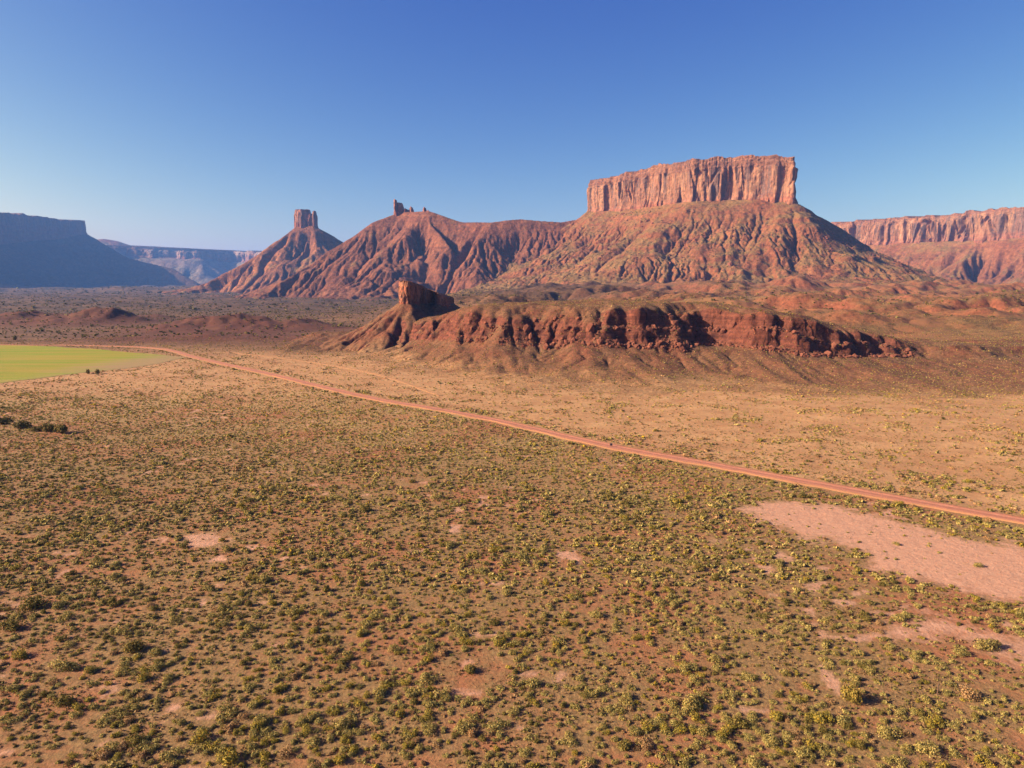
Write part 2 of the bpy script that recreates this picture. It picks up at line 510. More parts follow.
def soil_color(n):
    bareA, sandA, apronA, redA, farA = (n.attr(a) for a in ("bare", "sand", "apron", "mound", "valley"))
    big = n.noise(0.045, 4, 0.6)
    mid = n.noise(0.35, 5, 0.65)
    fine = n.noise(2.3, 5, 0.7)
    soil = n.mix(n.ramp(mid, [(0.35, 0.0), (0.65, 1.0)]), (0.265, 0.115, 0.056), (0.20, 0.086, 0.042))
    litter = n.mix(n.ramp(fine, [(0.3, 0.0), (0.7, 1.0)]), (0.220, 0.145, 0.060), (0.370, 0.255, 0.112))
    litter = n.mix(n.math('MULTIPLY', n.attr("dun"), 0.62), litter, n.mix(n.ramp(fine, [(0.35, 0.0), (0.65, 1.0)]), (0.075, 0.046, 0.022), (0.185, 0.115, 0.050)))
    cover = n.ramp(n.math('ADD', n.math('MULTIPLY', big, 0.55), n.math('MULTIPLY', mid, 0.45)), [(0.40, 0.0), (0.53, 0.9)])
    c = n.mix(cover, soil, litter)
    sandc = n.mix(n.ramp(n.noise(0.11, 6, 0.7), [(0.35, 0.0), (0.62, 1.0)]), (0.40, 0.245, 0.120), (0.29, 0.155, 0.074))
    c = n.mix(n.math('MULTIPLY', sandA, n.ramp(big, [(0.25, 0.6), (0.6, 0.97)])), c, sandc)
    aprc = n.mix(n.ramp(n.noise(0.5, 6, 0.75), [(0.35, 0.0), (0.65, 1.0)]), (0.13, 0.060, 0.033), (0.25, 0.118, 0.060))
    c = n.mix(apronA, c, aprc)
    vall = n.mix(n.ramp(n.noise(0.03, 7, 0.68, vec=n.mapped((0.45, 1.6, 1))), [(0.50, 0.0), (0.72, 1.0)]), (0.068, 0.036, 0.023), (0.24, 0.135, 0.066))
    bnc = n.mix(n.ramp(n.noise(0.02, 7, 0.65), [(0.40, 0.0), (0.60, 1.0)]), (0.205, 0.086, 0.038), (0.140, 0.084, 0.036))
    bnc = n.mix(n.ramp(n.slope(), [(0.80, 1.0), (0.95, 0.0)]), bnc, (0.18, 0.060, 0.033))
    c = n.mix(n.math('MULTIPLY', n.attr("bench"), 0.9), c, bnc)
    c = n.mix(n.math('MULTIPLY', farA, 0.92), c, vall)
    dp = n.mix(n.ramp(n.noise(0.02, 7, 0.7), [(0.42, 0.0), (0.66, 1.0)]), (0.056, 0.038, 0.025), (0.115, 0.062, 0.036))
    c = n.mix(n.attr("deep"), c, dp)
    c = n.mix(n.math('MULTIPLY', redA, n.ramp(n.noise(0.06, 5, 0.6), [(0.3, 0.6), (0.6, 1.0)])), c, (0.088, 0.032, 0.021))
    pink = n.mix(n.ramp(n.noise(1.1, 5, 0.7), [(0.35, 0.0), (0.7, 1.0)]), (0.42, 0.245, 0.165), (0.34, 0.185, 0.120))
    bm_ = n.ramp(n.math("ADD", bareA, n.math("MULTIPLY", n.math("SUBTRACT", n.noise(0.45, 8, 0.78), 0.5), 2.6)), [(0.25, 0.0), (0.85, 1.0)])
    c = n.mix(bm_, c, pink)
    # pebbles, twigs and small dead tufts
    sp = n.ramp(n.voronoi(1.7), [(0.10, 1.0), (0.22, 0.0)])
    sp = n.math('MULTIPLY', sp, n.ramp(n.noise(0.6, 3), [(0.45, 0.0), (0.62, 0.8)]))
    sp = n.math('MULTIPLY', sp, n.math('SUBTRACT', 1.0, n.math('MULTIPLY', bareA, 0.75)))
    c = n.mix(sp, c, (0.085, 0.055, 0.03))
    c = n.mix(0.5, c, n.ramp(fine, [(0.3, 0.55), (0.7, 1.0)]), 'MULTIPLY')
    n.mid, n.fine = mid, fine
    return c

def desert_soil():
    n = NT("desert_soil")
    c = soil_color(n)
    n.bump(n.math('ADD', n.math('MULTIPLY', n.mid, 1.2), n.math('MULTIPLY', n.fine, 0.5)), 0.8, 0.28)
    return n.color(c)

def build_ground():
    na, nr = 1000, 760
    ang = np.radians(np.linspace(-78, 78, na))
    rad = 62.0 * (15000.0 / 62.0) ** np.linspace(0, 1, nr)
    A, RR = np.meshgrid(ang, rad)
    X = RR * np.sin(A)
    Y = -90.0 + RR * np.cos(A)
    Z = ground_z(X, Y)
    at_ = soil_attrs(X, Y)
    verts = np.stack([X, Y, Z], -1).reshape(-1, 3)
    mat = desert_soil()
    o = raw_mesh("desert_ground", verts, grid_faces(nr, na), mat, True, at_)
    tag(o, "wide red desert floor of sand, dry grass and low red mounds", "desert ground", kind="structure")

def ribbon(name, line, width, lift, mat, label, cat, jitter=0.5):
    p = np.array(line)
    t = np.gradient(p, axis=0)
    t /= np.linalg.norm(t, axis=1, keepdims=True)
    nrm = np.stack([-t[:, 1], t[:, 0]], -1)
    k = 13
    rows, acr = [], []
    for u in np.linspace(-1, 1, k):
        e = 1 + jitter * fbm(p[:, 0] / 7.0, p[:, 1] / 7.0, 3.0 if u < 0 else 8.0, 3, 0.6) * abs(u) ** 3
        q = p + nrm * (u * width / 2 * e)[:, None]
        berm = 0.16 * math.exp(-((abs(u) - 0.82) / 0.12) ** 2) - 0.05 * math.exp(-((abs(u) - 0.40) / 0.12) ** 2) - 0.22 * max(0.0, abs(u) - 0.88) / 0.12
        rows.append(np.column_stack([q, ground_z(q[:, 0], q[:, 1]) + lift + berm]))
        acr.append(np.full(len(p), abs(u)))
    v = np.stack(rows, 1).reshape(-1, 3)
    o = raw_mesh(name, v, grid_faces(len(p), k)[:, ::-1], mat, True, {"across": np.stack(acr, 1).ravel()})
    return tag(o, label, cat, kind="structure")

def build_road():
    n = NT("road_dirt")
    c = n.mix(n.ramp(n.noise(0.5, 5, 0.65), [(0.35, 0.0), (0.65, 1.0)]), (0.305, 0.132, 0.086), (0.255, 0.108, 0.070))
    c = n.mix(0.4, c, n.ramp(n.noise(3.0, 4), [(0.3, 0.6), (0.7, 1.0)]), 'MULTIPLY')
    ac = n.math('ADD', n.attr("across"), n.math('MULTIPLY', n.math('SUBTRACT', n.noise(0.45, 5, 0.7), 0.5), 0.45))
    c = n.mix(n.ramp(ac, [(0.20, 0.0), (0.36, 0.55), (0.46, 0.55), (0.62, 0.0)]), c, (0.37, 0.175, 0.118))
    c = n.mix(n.ramp(ac, [(0.70, 0.0), (0.95, 0.9)]), c, (0.24, 0.125, 0.062))
    n.bump(n.noise(2.0, 5, 0.7), 0.6, 0.1)
    m = n.color(c)
    ribbon("dirt_road", ROAD, 4.1, 0.16, m, "straight graded red dirt road crossing the scrub plain", "dirt road")
    n = NT("track_dirt")
    c = n.mix(n.ramp(n.noise(0.4, 5, 0.65), [(0.4, 0.0), (0.6, 1.0)]), (0.235, 0.135, 0.070), (0.185, 0.102, 0.054))
    ribbon("dirt_track", TRACK, 1.7, 0.12, n.color(c), "faint narrow track beyond the dirt road near the ridge", "track", 0.8)
    # irrigated field
    xs = np.linspace(min(p[0] for p in FIELD), max(p[0] for p in FIELD), 260)
    ys = np.linspace(min(p[1] for p in FIELD), max(p[1] for p in FIELD), 200)
    X, Y = np.meshgrid(xs, ys)
    sd = poly_sd(X, Y, FIELD) + 2.0 * noise(X / 18, Y / 18)
    Z = ground_z(X, Y) + 0.10 + 0.04 * noise(X / 2.0, Y / 5.0)
    v, f, a = compact(np.stack([X, Y, Z], -1).reshape(-1, 3), grid_faces(200, 260, sd < 0), {})
    n = NT("field_crop")
    st = n.noise(0.06, 5, 0.6, vec=n.mapped((0.22, 1.9, 1), rot=(0, 0, 0.12)))
    c = n.mix(n.ramp(st, [(0.38, 0.0), (0.62, 1.0)]), (0.145, 0.205, 0.010), (0.25, 0.200, 0.028))
    c = n.mix(0.5, c, n.ramp(n.noise(1.2, 5, 0.7), [(0.3, 0.5), (0.7, 1.0)]), 'MULTIPLY')
    ex = n.sep()[0]
    edge = n.ramp(n.math('ADD', n.math('DIVIDE', n.math('ADD', ex, 235.0), 60.0), n.math('MULTIPLY', n.math('SUBTRACT', st, 0.5), 1.2)), [(0.3, 0.0), (0.75, 0.9)])
    c = n.mix(edge, c, (0.21, 0.145, 0.075))
    n.bump(n.noise(1.5, 4), 0.5, 0.3)
    o = raw_mesh("green_field", v, f, n.color(c), True)
    tag(o, "bright green irrigated field on the valley floor", "field", kind="structure")

# ------------------------------------------------------------------ mesas
def talus_height(X, Y, segs, zb, run=2.05, power=1.5, gully=1.0, unit=1.0, seed=0.0):
    """Height of debris slopes that fall away from skeleton segments ((x,y,z),(x,y,z))."""
    X0, Y0 = X, Y
    wp = 9 * min(unit, 1.3)
    X = X + wp * fbm(X0 / (85 * unit), Y0 / (85 * unit), 40 + seed, 3)
    Y = Y + wp * fbm(X0 / (85 * unit), Y0 / (85 * unit), 50 + seed, 3)
    best = np.full(X.shape, -1e9)
    bt = np.ones(X.shape)
    qx, qy = X.copy(), Y.copy()
    bh = np.zeros(X.shape)
    for (ax, ay, az), (bx, by, bz) in segs:
        vx, vy = bx - ax, by - ay
        t = np.clip(((X - ax) * vx + (Y - ay) * vy) / (vx * vx + vy * vy + 1e-9), 0, 1)
        cx, cy = ax + t * vx, ay + t * vy
        hz = az + (bz - az) * t
        dx, dy = X - cx, Y - cy
        d = np.hypot(dx, dy)
        H = np.maximum(hz - zb, 1.0)
        tt = d / (run * H)
        h = zb + H * np.where(tt < 1, np.clip(1 - tt, 0, 1) ** power, -0.06 * (tt - 1))
        m = h > best
        best = np.where(m, h, best)
        bt = np.where(m, tt, bt)
        bh = np.where(m, H, bh)
        k = 130.0 * unit / np.maximum(d, 1e-3)
        qx = np.where(m, cx + dx * k, qx)
        qy = np.where(m, cy + dy * k, qy)
    warp = 16 * unit * fbm(X / (60 * unit), Y / (60 * unit), 4.0 + seed, 3)
    qx, qy = qx + warp, qy + warp * 0.6
    env = sstep(0.0, 0.30, bt) * (1 - sstep(0.80, 1.15, bt))
    amp = gully * bh / 200.0
    patch = 0.55 + 0.9 * sstep(-0.25, 0.35, fbm(X / (220 * unit), Y / (220 * unit), 11.0 + seed, 2))
    g1 = ridged(qx / (95 * unit), qy / (95 * unit), bt * 0.7 + seed, 1)
    g2 = ridged(qx / (42 * unit), qy / (42 * unit), bt * 1.1 + seed + 7, 2)
    g3 = ridged(qx / (17 * unit), qy / (17 * unit), bt * 1.5 + seed + 3, 2)
    z = best - amp * env * patch * (26 * g1 ** 1.6 + 8 * g2 * (0.4 + bt) + 2.0 * g3)
    z = z + amp * env * 8
    z = z + unit * (2.4 * fbm(X / (16 * unit), Y / (16 * unit), 21 + seed, 4, 0.6) + 5 * fbm(X / (70 * unit), Y / (70 * unit), 22 + seed, 2)) * sstep(0, 0.1, bt)
    # ledges of harder beds
    per = 30.0 * unit
    ph = (z + 6 * unit * noise(X / (90 * unit), Y / (90 * unit), 2.2 + seed)) / per
    fr = ph - np.floor(ph)
    led = np.where(fr < 0.16, fr / 0.16 * 0.55, 0.55 + (fr - 0.16) / 0.84 * 0.45) - fr
    hard = sstep(0.05, 0.3, noise(X / (130 * unit), Y / (130 * unit), 31 + seed))
    return z + per * 0.48 * led * hard * sstep(0.02, 0.1, bt), bt

SLOPES = {}
def talus(name, parent, segs, zb, step, mat, pad=1.05, run=2.05, power=1.5, gully=1.0, unit=1.0, seed=0.0, box=None, cut=0.14, iters=22, keepz=None, soil=False):
    mx = max(max(a[2], b[2]) for a, b in segs) - zb
    xs = [p[0] for s in segs for p in s]
    ys = [p[1] for s in segs for p in s]
    e = mx * run * pad
    x0, x1, y0, y1 = box or (min(xs) - e, max(xs) + e, min(ys) - e, max(ys) + e)
    nx, ny = int((x1 - x0) / step) + 2, int((y1 - y0) / step) + 2
    X, Y = np.meshgrid(np.linspace(x0, x1, nx), np.linspace(y0, y1, ny))
    Z, bt = talus_height(X, Y, segs, zb, run, power, gully, unit, seed)
    G = ground_z(X, Y)
    if cut:
        hard = (0.2 + 1.3 * sstep(-0.3, 0.4, fbm(X / (150 * unit), Y / (150 * unit), 61 + seed, 3))) * sstep(0.02, 0.3, bt)
        Z = erode(Z, step, iters, cut, hard, floor=zb + 1, seed=int(seed) + 1, diff=0.006)
        Z = Z + unit * (2.2 * fbm(X / (13 * unit), Y / (13 * unit), 71 + seed, 4, 0.65) + 3.0 * np.clip(noise(X / (11 * unit), Y / (11 * unit), 75 + seed) - 0.28, 0, 1)) * sstep(0.0, 0.35, fbm(X / (60 * unit), Y / (60 * unit), 73 + seed, 2) + 0.3) * sstep(0.0, 0.1, bt)
    if keepz:
        SLOPES[keepz] = (x0, x1, y0, y1, Z)
    keep = Z > G - 1.5
    Z = np.maximum(Z, G - 6)
    at_ = {}
    if soil:
        gy, gx = np.gradient(Z, step)
        at_ = soil_attrs(X, Y)
        at_["steep"] = sstep(0.7, 1.4, np.hypot(gx, gy)).ravel()
        at_["up"] = sstep(1.0, 9.0, Z - G + 3 * noise(X / 12, Y / 12)).ravel()
    v, f, a = compact(np.stack([X, Y, Z], -1).reshape(-1, 3), grid_faces(ny, nx, keep), at_)
    return raw_mesh(name, v, f, mat, True, a, parent)

def cliff_ring(name, parent, pts, mat, step=2.0, rows=44, unit=1.0, seed=0.0, flute=1.0, sink=30.0, ledge=1.0):
    """Fluted cliff round a plan polygon of (x, y, zbase, ztop); closed by a rough top."""
    P = np.array(pts + pts[:1], float)
    L = np.concatenate([[0], np.cumsum(np.linalg.norm(np.diff(P[:, :2], axis=0), axis=1))])
    n = int(L[-1] / step)
    s = np.arange(n) / n * L[-1]
    Q = np.stack([np.interp(s, L, P[:, i]) for i in range(4)], -1)
    def blur(a, w):
        k = np.hanning(2 * w + 3)[1:-1]
        k /= k.sum()
        return np.stack([np.convolve(np.concatenate([c[-w:], c, c[:w]]), k, 'valid') for c in a.T], -1)
    w = max(2, int(9 * unit / step))
    Qs = blur(Q, w)
    T = np.roll(Qs[:, :2], -3, 0) - np.roll(Qs[:, :2], 3, 0)
    T /= np.linalg.norm(T, axis=1, keepdims=True) + 1e-9
    N = np.stack([T[:, 1], -T[:, 0]], -1)
    area = np.sum(Q[:, 0] * np.roll(Q[:, 1], -1) - np.roll(Q[:, 0], -1) * Q[:, 1])
    if area < 0:
        N = -N
    x, y = Qs[:, 0], Qs[:, 1]
    cc = lambda l, z: (x / (l * unit), y / (l * unit), z)
    h01 = np.linspace(0, 1, rows)
    V = []
    rimz = Qs[:, 3] + unit * (7.5 * fbm(*cc(38, 2 + seed), 4, 0.6) + 2.5 * noise(*cc(6, 5 + seed)))
    for h in h01:
        zz = (Qs[:, 2] - sink) * (1 - h) + rimz * h
        hh = np.clip((zz - Qs[:, 2]) / np.maximum(rimz - Qs[:, 2], 1), 0, 1)
        zc = zz / (140.0 * unit)
        col = 9.0 * fbm(*cc(52, zc + seed), 2) + (6.0 * (0.5 - ridged(*cc(26, zc * 1.3 + seed + 4), 1)) + 2.6 * (0.5 - ridged(*cc(11, zc * 2 + seed + 9), 2))) * (0.35 + 1.1 * sstep(-0.2, 0.35, noise(*cc(80, seed + 13)))) + 1.2 * noise(*cc(4, zc * 6 + seed))
        alc = -12.0 * sstep(0.16, 0.42, noise(*cc(30, zz / (190.0 * unit) + seed + 2))) * sstep(0.95, 0.75, hh)
        crk = -7.5 * sstep(0.80, 0.95, ridged(*cc(33, zc * 0.7 + seed + 20), 1)) * sstep(0.9, 0.7, hh) * sstep(-0.25, 0.15, noise(*cc(70, zc + seed + 23)))
        beds = 1.3 * noise(zz / (5.0 * unit), seed + x / (60 * unit), y / (60 * unit)) * sstep(0.66, 0.8, hh)
        setback = ledge * (-4.5 * sstep(0.76, 0.80, hh) - 3.5 * sstep(0.90, 0.93, hh)) + 5.0 * (1 - sstep(0.0, 0.16, hh))
        rub = 2.2 * fbm(x / (9 * unit), y / (9 * unit), zz / (9 * unit), 3)
        off = unit * (flute * (col + alc + crk) * (1 - 0.45 * sstep(0.76, 0.82, hh)) + beds + setback + rub * 0.6)
        V.append(np.column_stack([x + N[:, 0] * off, y + N[:, 1] * off, zz]))
    V = np.stack(V, 0)
    i = np.arange(rows * n).reshape(rows, n)
    j = np.roll(i, -1, 1)
    faces = np.stack([i[:-1], j[:-1], j[1:], i[1:]], -1).reshape(-1, 4)
    verts = V.reshape(-1, 3)
    # top: rings shrinking to the middle
    c = verts[-n:].mean(0)
    rings, prev = [], i[-1]
    base = len(verts)
    for k, f in enumerate((0.94, 0.82, 0.6, 0.3, 0.02)):
        ring = verts[(rows - 1) * n:(rows) * n] * f + c * (1 - f)
        ring[:, 2] = rimz * f + c[2] * (1 - f) + unit * (2.5 * (1 - f) * 3 * noise(ring[:, 0] / (40 * unit), ring[:, 1] / (40 * unit), seed) + (1.8 if k else 0.5))
        rings.append(ring)
        cur = base + k * n + np.arange(n)
        faces = np.concatenate([faces, np.stack([prev, np.roll(prev, -1), np.roll(cur, -1), cur], -1)])
        prev = cur
    verts = np.concatenate([verts] + rings)
    if area < 0:
        faces = faces[:, ::-1]
    return raw_mesh(name, verts, faces, mat, False, None, parent)

def mesa_root(name, label, cat):
    return tag(empty(name), label, cat, kind="structure")

def build_main_butte():
    root = mesa_root("butte", "massive flat-topped red sandstone butte with fluted cliffs above furrowed talus", "butte")
    def cp(px, yt, yb, Y):
        t, b = at(px, yt, Y), at(px, yb, Y)
        return (t[0], Y, b[2], t[2])
    P = [cp(587, 181, 213, 2075), cp(615, 176, 212, 1990), cp(650, 166, 207, 1890), cp(690, 158, 203, 1800), cp(735, 156, 201, 1765), cp(760, 154, 201, 1735), cp(797, 158, 203, 1690)]
    r = P[-1]
    P += [(r[0] + 12, r[1] + 40, r[2] - 6, r[3] - 12), (r[0] + 35, r[1] + 190, r[2], r[3]), (r[0] - 120, 2080, r[2], r[3]), (P[0][0] + 150, 2260, P[0][2], P[0][3]), (P[0][0] + 20, 2200, P[0][2], P[0][3])]
    zt, zb = np.mean([p[3] for p in P]), np.mean([p[2] for p in P])
    cliff_ring("cliff_wall", root, P, cliff_material("butte_cliff_rock", 1.0, zt, zb), 2.0, 60, 1.0, 0.0)
    ring = [(p[0], p[1], p[2] + 4) for p in P]
    segs = list(zip(ring, ring[1:] + ring[:1]))
    # spur falling towards the right, as on the skyline
    e1 = at(845, 232, 1730)
    e2 = at(905, 268, 1640)
    e3 = at(965, 293, 1500)
    b = ring[6]
    segs += [(b, e1), (e1, e2), (e2, e3)]
    # a nose of debris towards the camera
    talus("talus_slope", root, segs, 26.0, 2.5, talus_material("butte_talus", veg_amount=0.8, red=(0.205, 0.086, 0.040), pale=(0.25, 0.118, 0.056), veg=(0.175, 0.118, 0.045)), gully=0.65, seed=1.0, box=(-120, 1300, 1200, 2350), keepz="butte", cut=0.06)

def build_west_ridge():
    root = mesa_root("pinnacle_ridge", "long furrowed red ridge with a small pinnacle cluster on its peak", "rock ridge")
    crest = [at(600, 216, 2120), at(560, 222, 2080), at(520, 219, 2100), at(490, 222, 2080), at(462, 222, 2120), at(430, 211, 2180), at(400, 212, 2240), at(372, 222, 2200), at(342, 243, 2160), at(310, 265, 2100), at(280, 282, 2000)]
    segs = list(zip(crest[:-1], crest[1:]))
    for a, b in [((425, 214, 2180), (448, 246, 2010)), ((376, 223, 2200), (352, 256, 2060))]:
        segs.append((at(*a), at(*b)))
    talus("talus_slope", root, segs, 2.0, 3.4, talus_material("ridge_talus", veg_amount=0.15, red=(0.190, 0.076, 0.040), dark=(0.125, 0.048, 0.028), pale=(0.225, 0.105, 0.055)), run=1.75, gully=1.05, cut=0.12, seed=5.0, box=(-950, 420, 1300, 2700))
    m = cliff_material("pinnacle_rock", 0.35, 330, 270, base=(0.38, 0.16, 0.105))
    def spire(px0, px1, yt, yb, Y, depth, seed):
        a, b = at(px0, yt, Y), at(px1, yt, Y)
        zb = at(px0, yb, Y)[2]
        x0, x1 = a[0], b[0]
        pts = [(x0, Y, zb, a[2]), ((x0 + x1) / 2, Y - depth * 0.35, zb, a[2] + 1.5), (x1, Y, zb, a[2] - 3), (x1, Y + depth, zb, a[2] - 3), (x0, Y + depth, zb, a[2])]
        cliff_ring("rock_pinnacle", root, pts, m, 1.2, 26, 0.28, seed, 0.9, 25.0)
    spire(393.3, 396.6, 199.5, 212, 2225, 14, 2.0)
    spire(396.0, 403.2, 203, 213, 2230, 16, 4.0)
    spire(403.6, 407.6, 208.5, 215, 2228, 14, 6.0)
    spire(407.0, 410.4, 210.0, 215, 2234, 12, 12.0)
    spire(409.4, 413.2, 206.8, 215, 2225, 12, 8.0)
    spire(422.4, 426.2, 207.2, 215, 2190, 12, 9.0)
    spire(425.4, 430.5, 211.0, 216, 2188, 16, 15.0)

def build_tower_hill():
    root = mesa_root("tower_butte", "cone-shaped hazy butte carrying a square-topped rock tower", "butte")
    Y = 3200
    crest = [at(296, 226, Y), at(315, 224.5, Y), at(332, 235, Y), at(352, 249, Y), at(390, 268, Y)]
    segs = list(zip(crest[:-1], crest[1:])) + [(at(296, 226, Y), at(262, 252, Y - 150)), (at(262, 252, Y - 150), at(205, 284, Y - 250))]
    talus("talus_slope", root, segs, 0.0, 6.0, talus_material("tower_talus", veg_amount=0.3, unit=1.6), run=1.8, gully=0.9, unit=1.6, seed=9.0, cut=0.24, box=(-1900, -250, 2300, 3800))
    m = cliff_material("tower_rock", 0.7, 385, 300, base=(0.36, 0.16, 0.11))
    def block(px0, px1, yt, yb, Y, depth, seed, drop=0):
        a, b = at(px0, yt, Y), at(px1, yt, Y)
        zb = at(px0, yb, Y)[2]
        x0, x1 = a[0], b[0]
        pts = [(x0, Y, zb, a[2]), ((x0 * 0.5 + x1 * 0.5), Y - depth * 0.3, zb, a[2]), (x1, Y, zb, a[2] - drop), (x1, Y + depth, zb, a[2] - drop), (x0, Y + depth, zb, a[2])]
        cliff_ring("rock_tower", root, pts, m, 2.0, 34, 0.5, seed, 0.9, 40.0)
    block(294.0, 308.5, 209.5, 228, Y, 50, 1.0)
    block(307.0, 312.0, 214.0, 228, Y - 6, 26, 3.0)
    block(311.4, 315.8, 211.0, 228, Y - 4, 24, 5.0)

def build_far_mesas():
    # shaded mesa on the left
    root = mesa_root("shaded_mesa", "long dark blue mesa lying in its own shade beside the valley", "mesa")
    def cp(px, yt, yb, Y):
        t, b = at(px, yt, Y), at(px, yb, Y)
        return (t[0], Y, b[2], t[2])
    P = [cp(85, 221, 234, 6062), cp(60, 219.5, 238, 5775), cp(30, 215.5, 241, 5500), cp(0, 212, 244, 5250), cp(-45, 208, 246, 4938), cp(-120, 202, 250, 4500), cp(-230, 192, 255, 4000)]
    l = P[-1]
    P += [(l[0] - 1300, l[1] + 200, l[2], l[3]), (l[0] - 1300, 6500, l[2], l[3]), (P[0][0] - 430, 6688, P[0][2], P[0][3])]
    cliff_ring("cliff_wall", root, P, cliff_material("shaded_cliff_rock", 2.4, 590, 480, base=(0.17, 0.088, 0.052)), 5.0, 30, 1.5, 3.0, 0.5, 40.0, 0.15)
    ring = [(p[0], p[1], p[2] + 6) for p in P]
    segs = list(zip(ring, ring[1:] + ring[:1]))
    c0 = ring[0]
    k1, k2, k3 = at(128, 258, 5875), at(172, 268, 5750), at(196, 282, 5625)
    segs += [(c0, k1), (k1, k2), (k2, k3)]
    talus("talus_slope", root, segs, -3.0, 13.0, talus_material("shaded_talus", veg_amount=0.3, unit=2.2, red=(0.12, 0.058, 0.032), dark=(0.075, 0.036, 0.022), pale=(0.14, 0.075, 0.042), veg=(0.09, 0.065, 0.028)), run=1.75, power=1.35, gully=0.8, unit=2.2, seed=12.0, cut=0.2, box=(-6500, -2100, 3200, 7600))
    # right-hand mesa
    root = mesa_root("long_mesa", "long red mesa with a fluted cliff band beyond the big butte", "mesa")
    P = [cp(800, 224, 246, 3180), cp(842, 222, 246, 3000), cp(880, 218.5, 245, 2850), cp(915, 217, 243, 2730), cp(950, 215, 242, 2620), cp(975, 210.5, 241, 2540), cp(1000, 207.5, 240, 2460), cp(1030, 206, 239, 2370), cp(1080, 203, 238, 2240), cp(1180, 196, 236, 2020)]
    l = P[-1]
    P += [(l[0] + 900, l[1] + 100, l[2], l[3]), (l[0] + 900, 3500, l[2], l[3]), (P[0][0] + 100, 3600, P[0][2], P[0][3])]
    cliff_ring("cliff_wall", root, P, cliff_material("long_mesa_rock", 1.3, 312, 195, base=(0.220, 0.122, 0.070)), 3.0, 46, 1.1, 7.0, 1.6)
    ring = [(p[0], p[1], p[2] + 4) for p in P]
    segs = list(zip(ring, ring[1:] + ring[:1]))
    talus("talus_slope", root, segs, 22.0, 5.5, talus_material("long_mesa_talus", veg_amount=0.6, unit=1.2, red=(0.19, 0.082, 0.036), pale=(0.23, 0.115, 0.052), veg=(0.17, 0.115, 0.042)), run=2.0, gully=1.8, unit=1.2, seed=15.0, cut=0.36, box=(700, 3300, 1500, 3700))
    # far plateau closing the valley
    root = mesa_root("far_plateau", "pale blue plateau far off closing the end of the valley", "plateau")
    Y = 7600
    P = [cp(100, 245, 252, 7500), cp(130, 246.5, 256, Y), cp(160, 250, 258, Y), cp(200, 251.5, 259, Y), (0, 0, 0, 0), cp(262, 252, 262, Y - 200), cp(320, 252, 262, Y - 200), cp(420, 252, 262, Y)]
    P[4] = cp(232, 251.5, 262, Y + 300)
    P += [(P[-1][0], 9900, P[-1][2], P[-1][3]), (P[0][0], 9900, P[0][2], P[0][3])]
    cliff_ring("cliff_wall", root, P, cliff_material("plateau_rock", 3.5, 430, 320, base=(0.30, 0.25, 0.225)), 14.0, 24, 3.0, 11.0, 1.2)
    ring = [(p[0], p[1], p[2] + 6) for p in P]
    segs = list(zip(ring, ring[1:] + ring[:1]))
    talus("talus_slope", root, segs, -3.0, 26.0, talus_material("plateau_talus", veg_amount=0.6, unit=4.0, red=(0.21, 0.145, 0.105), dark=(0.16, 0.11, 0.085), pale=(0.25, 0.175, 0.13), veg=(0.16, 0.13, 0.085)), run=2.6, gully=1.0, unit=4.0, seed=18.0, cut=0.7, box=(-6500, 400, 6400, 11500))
    root = mesa_root("domed_peak", "pale blue domed peak rising behind the far plateau", "peak")
    Y = 8600
    crest = [at(88, 240.5, Y), at(104, 238, Y), at(116, 240, Y), at(135, 246, Y)]
    talus("summit_slope", root, list(zip(crest[:-1], crest[1:])), 10.0, 34.0, talus_material("peak_rock", veg_amount=0.8, unit=4.0, veg=(0.12, 0.11, 0.06)), run=2.4, power=1.2, gully=0.6, unit=5.0, seed=21.0)

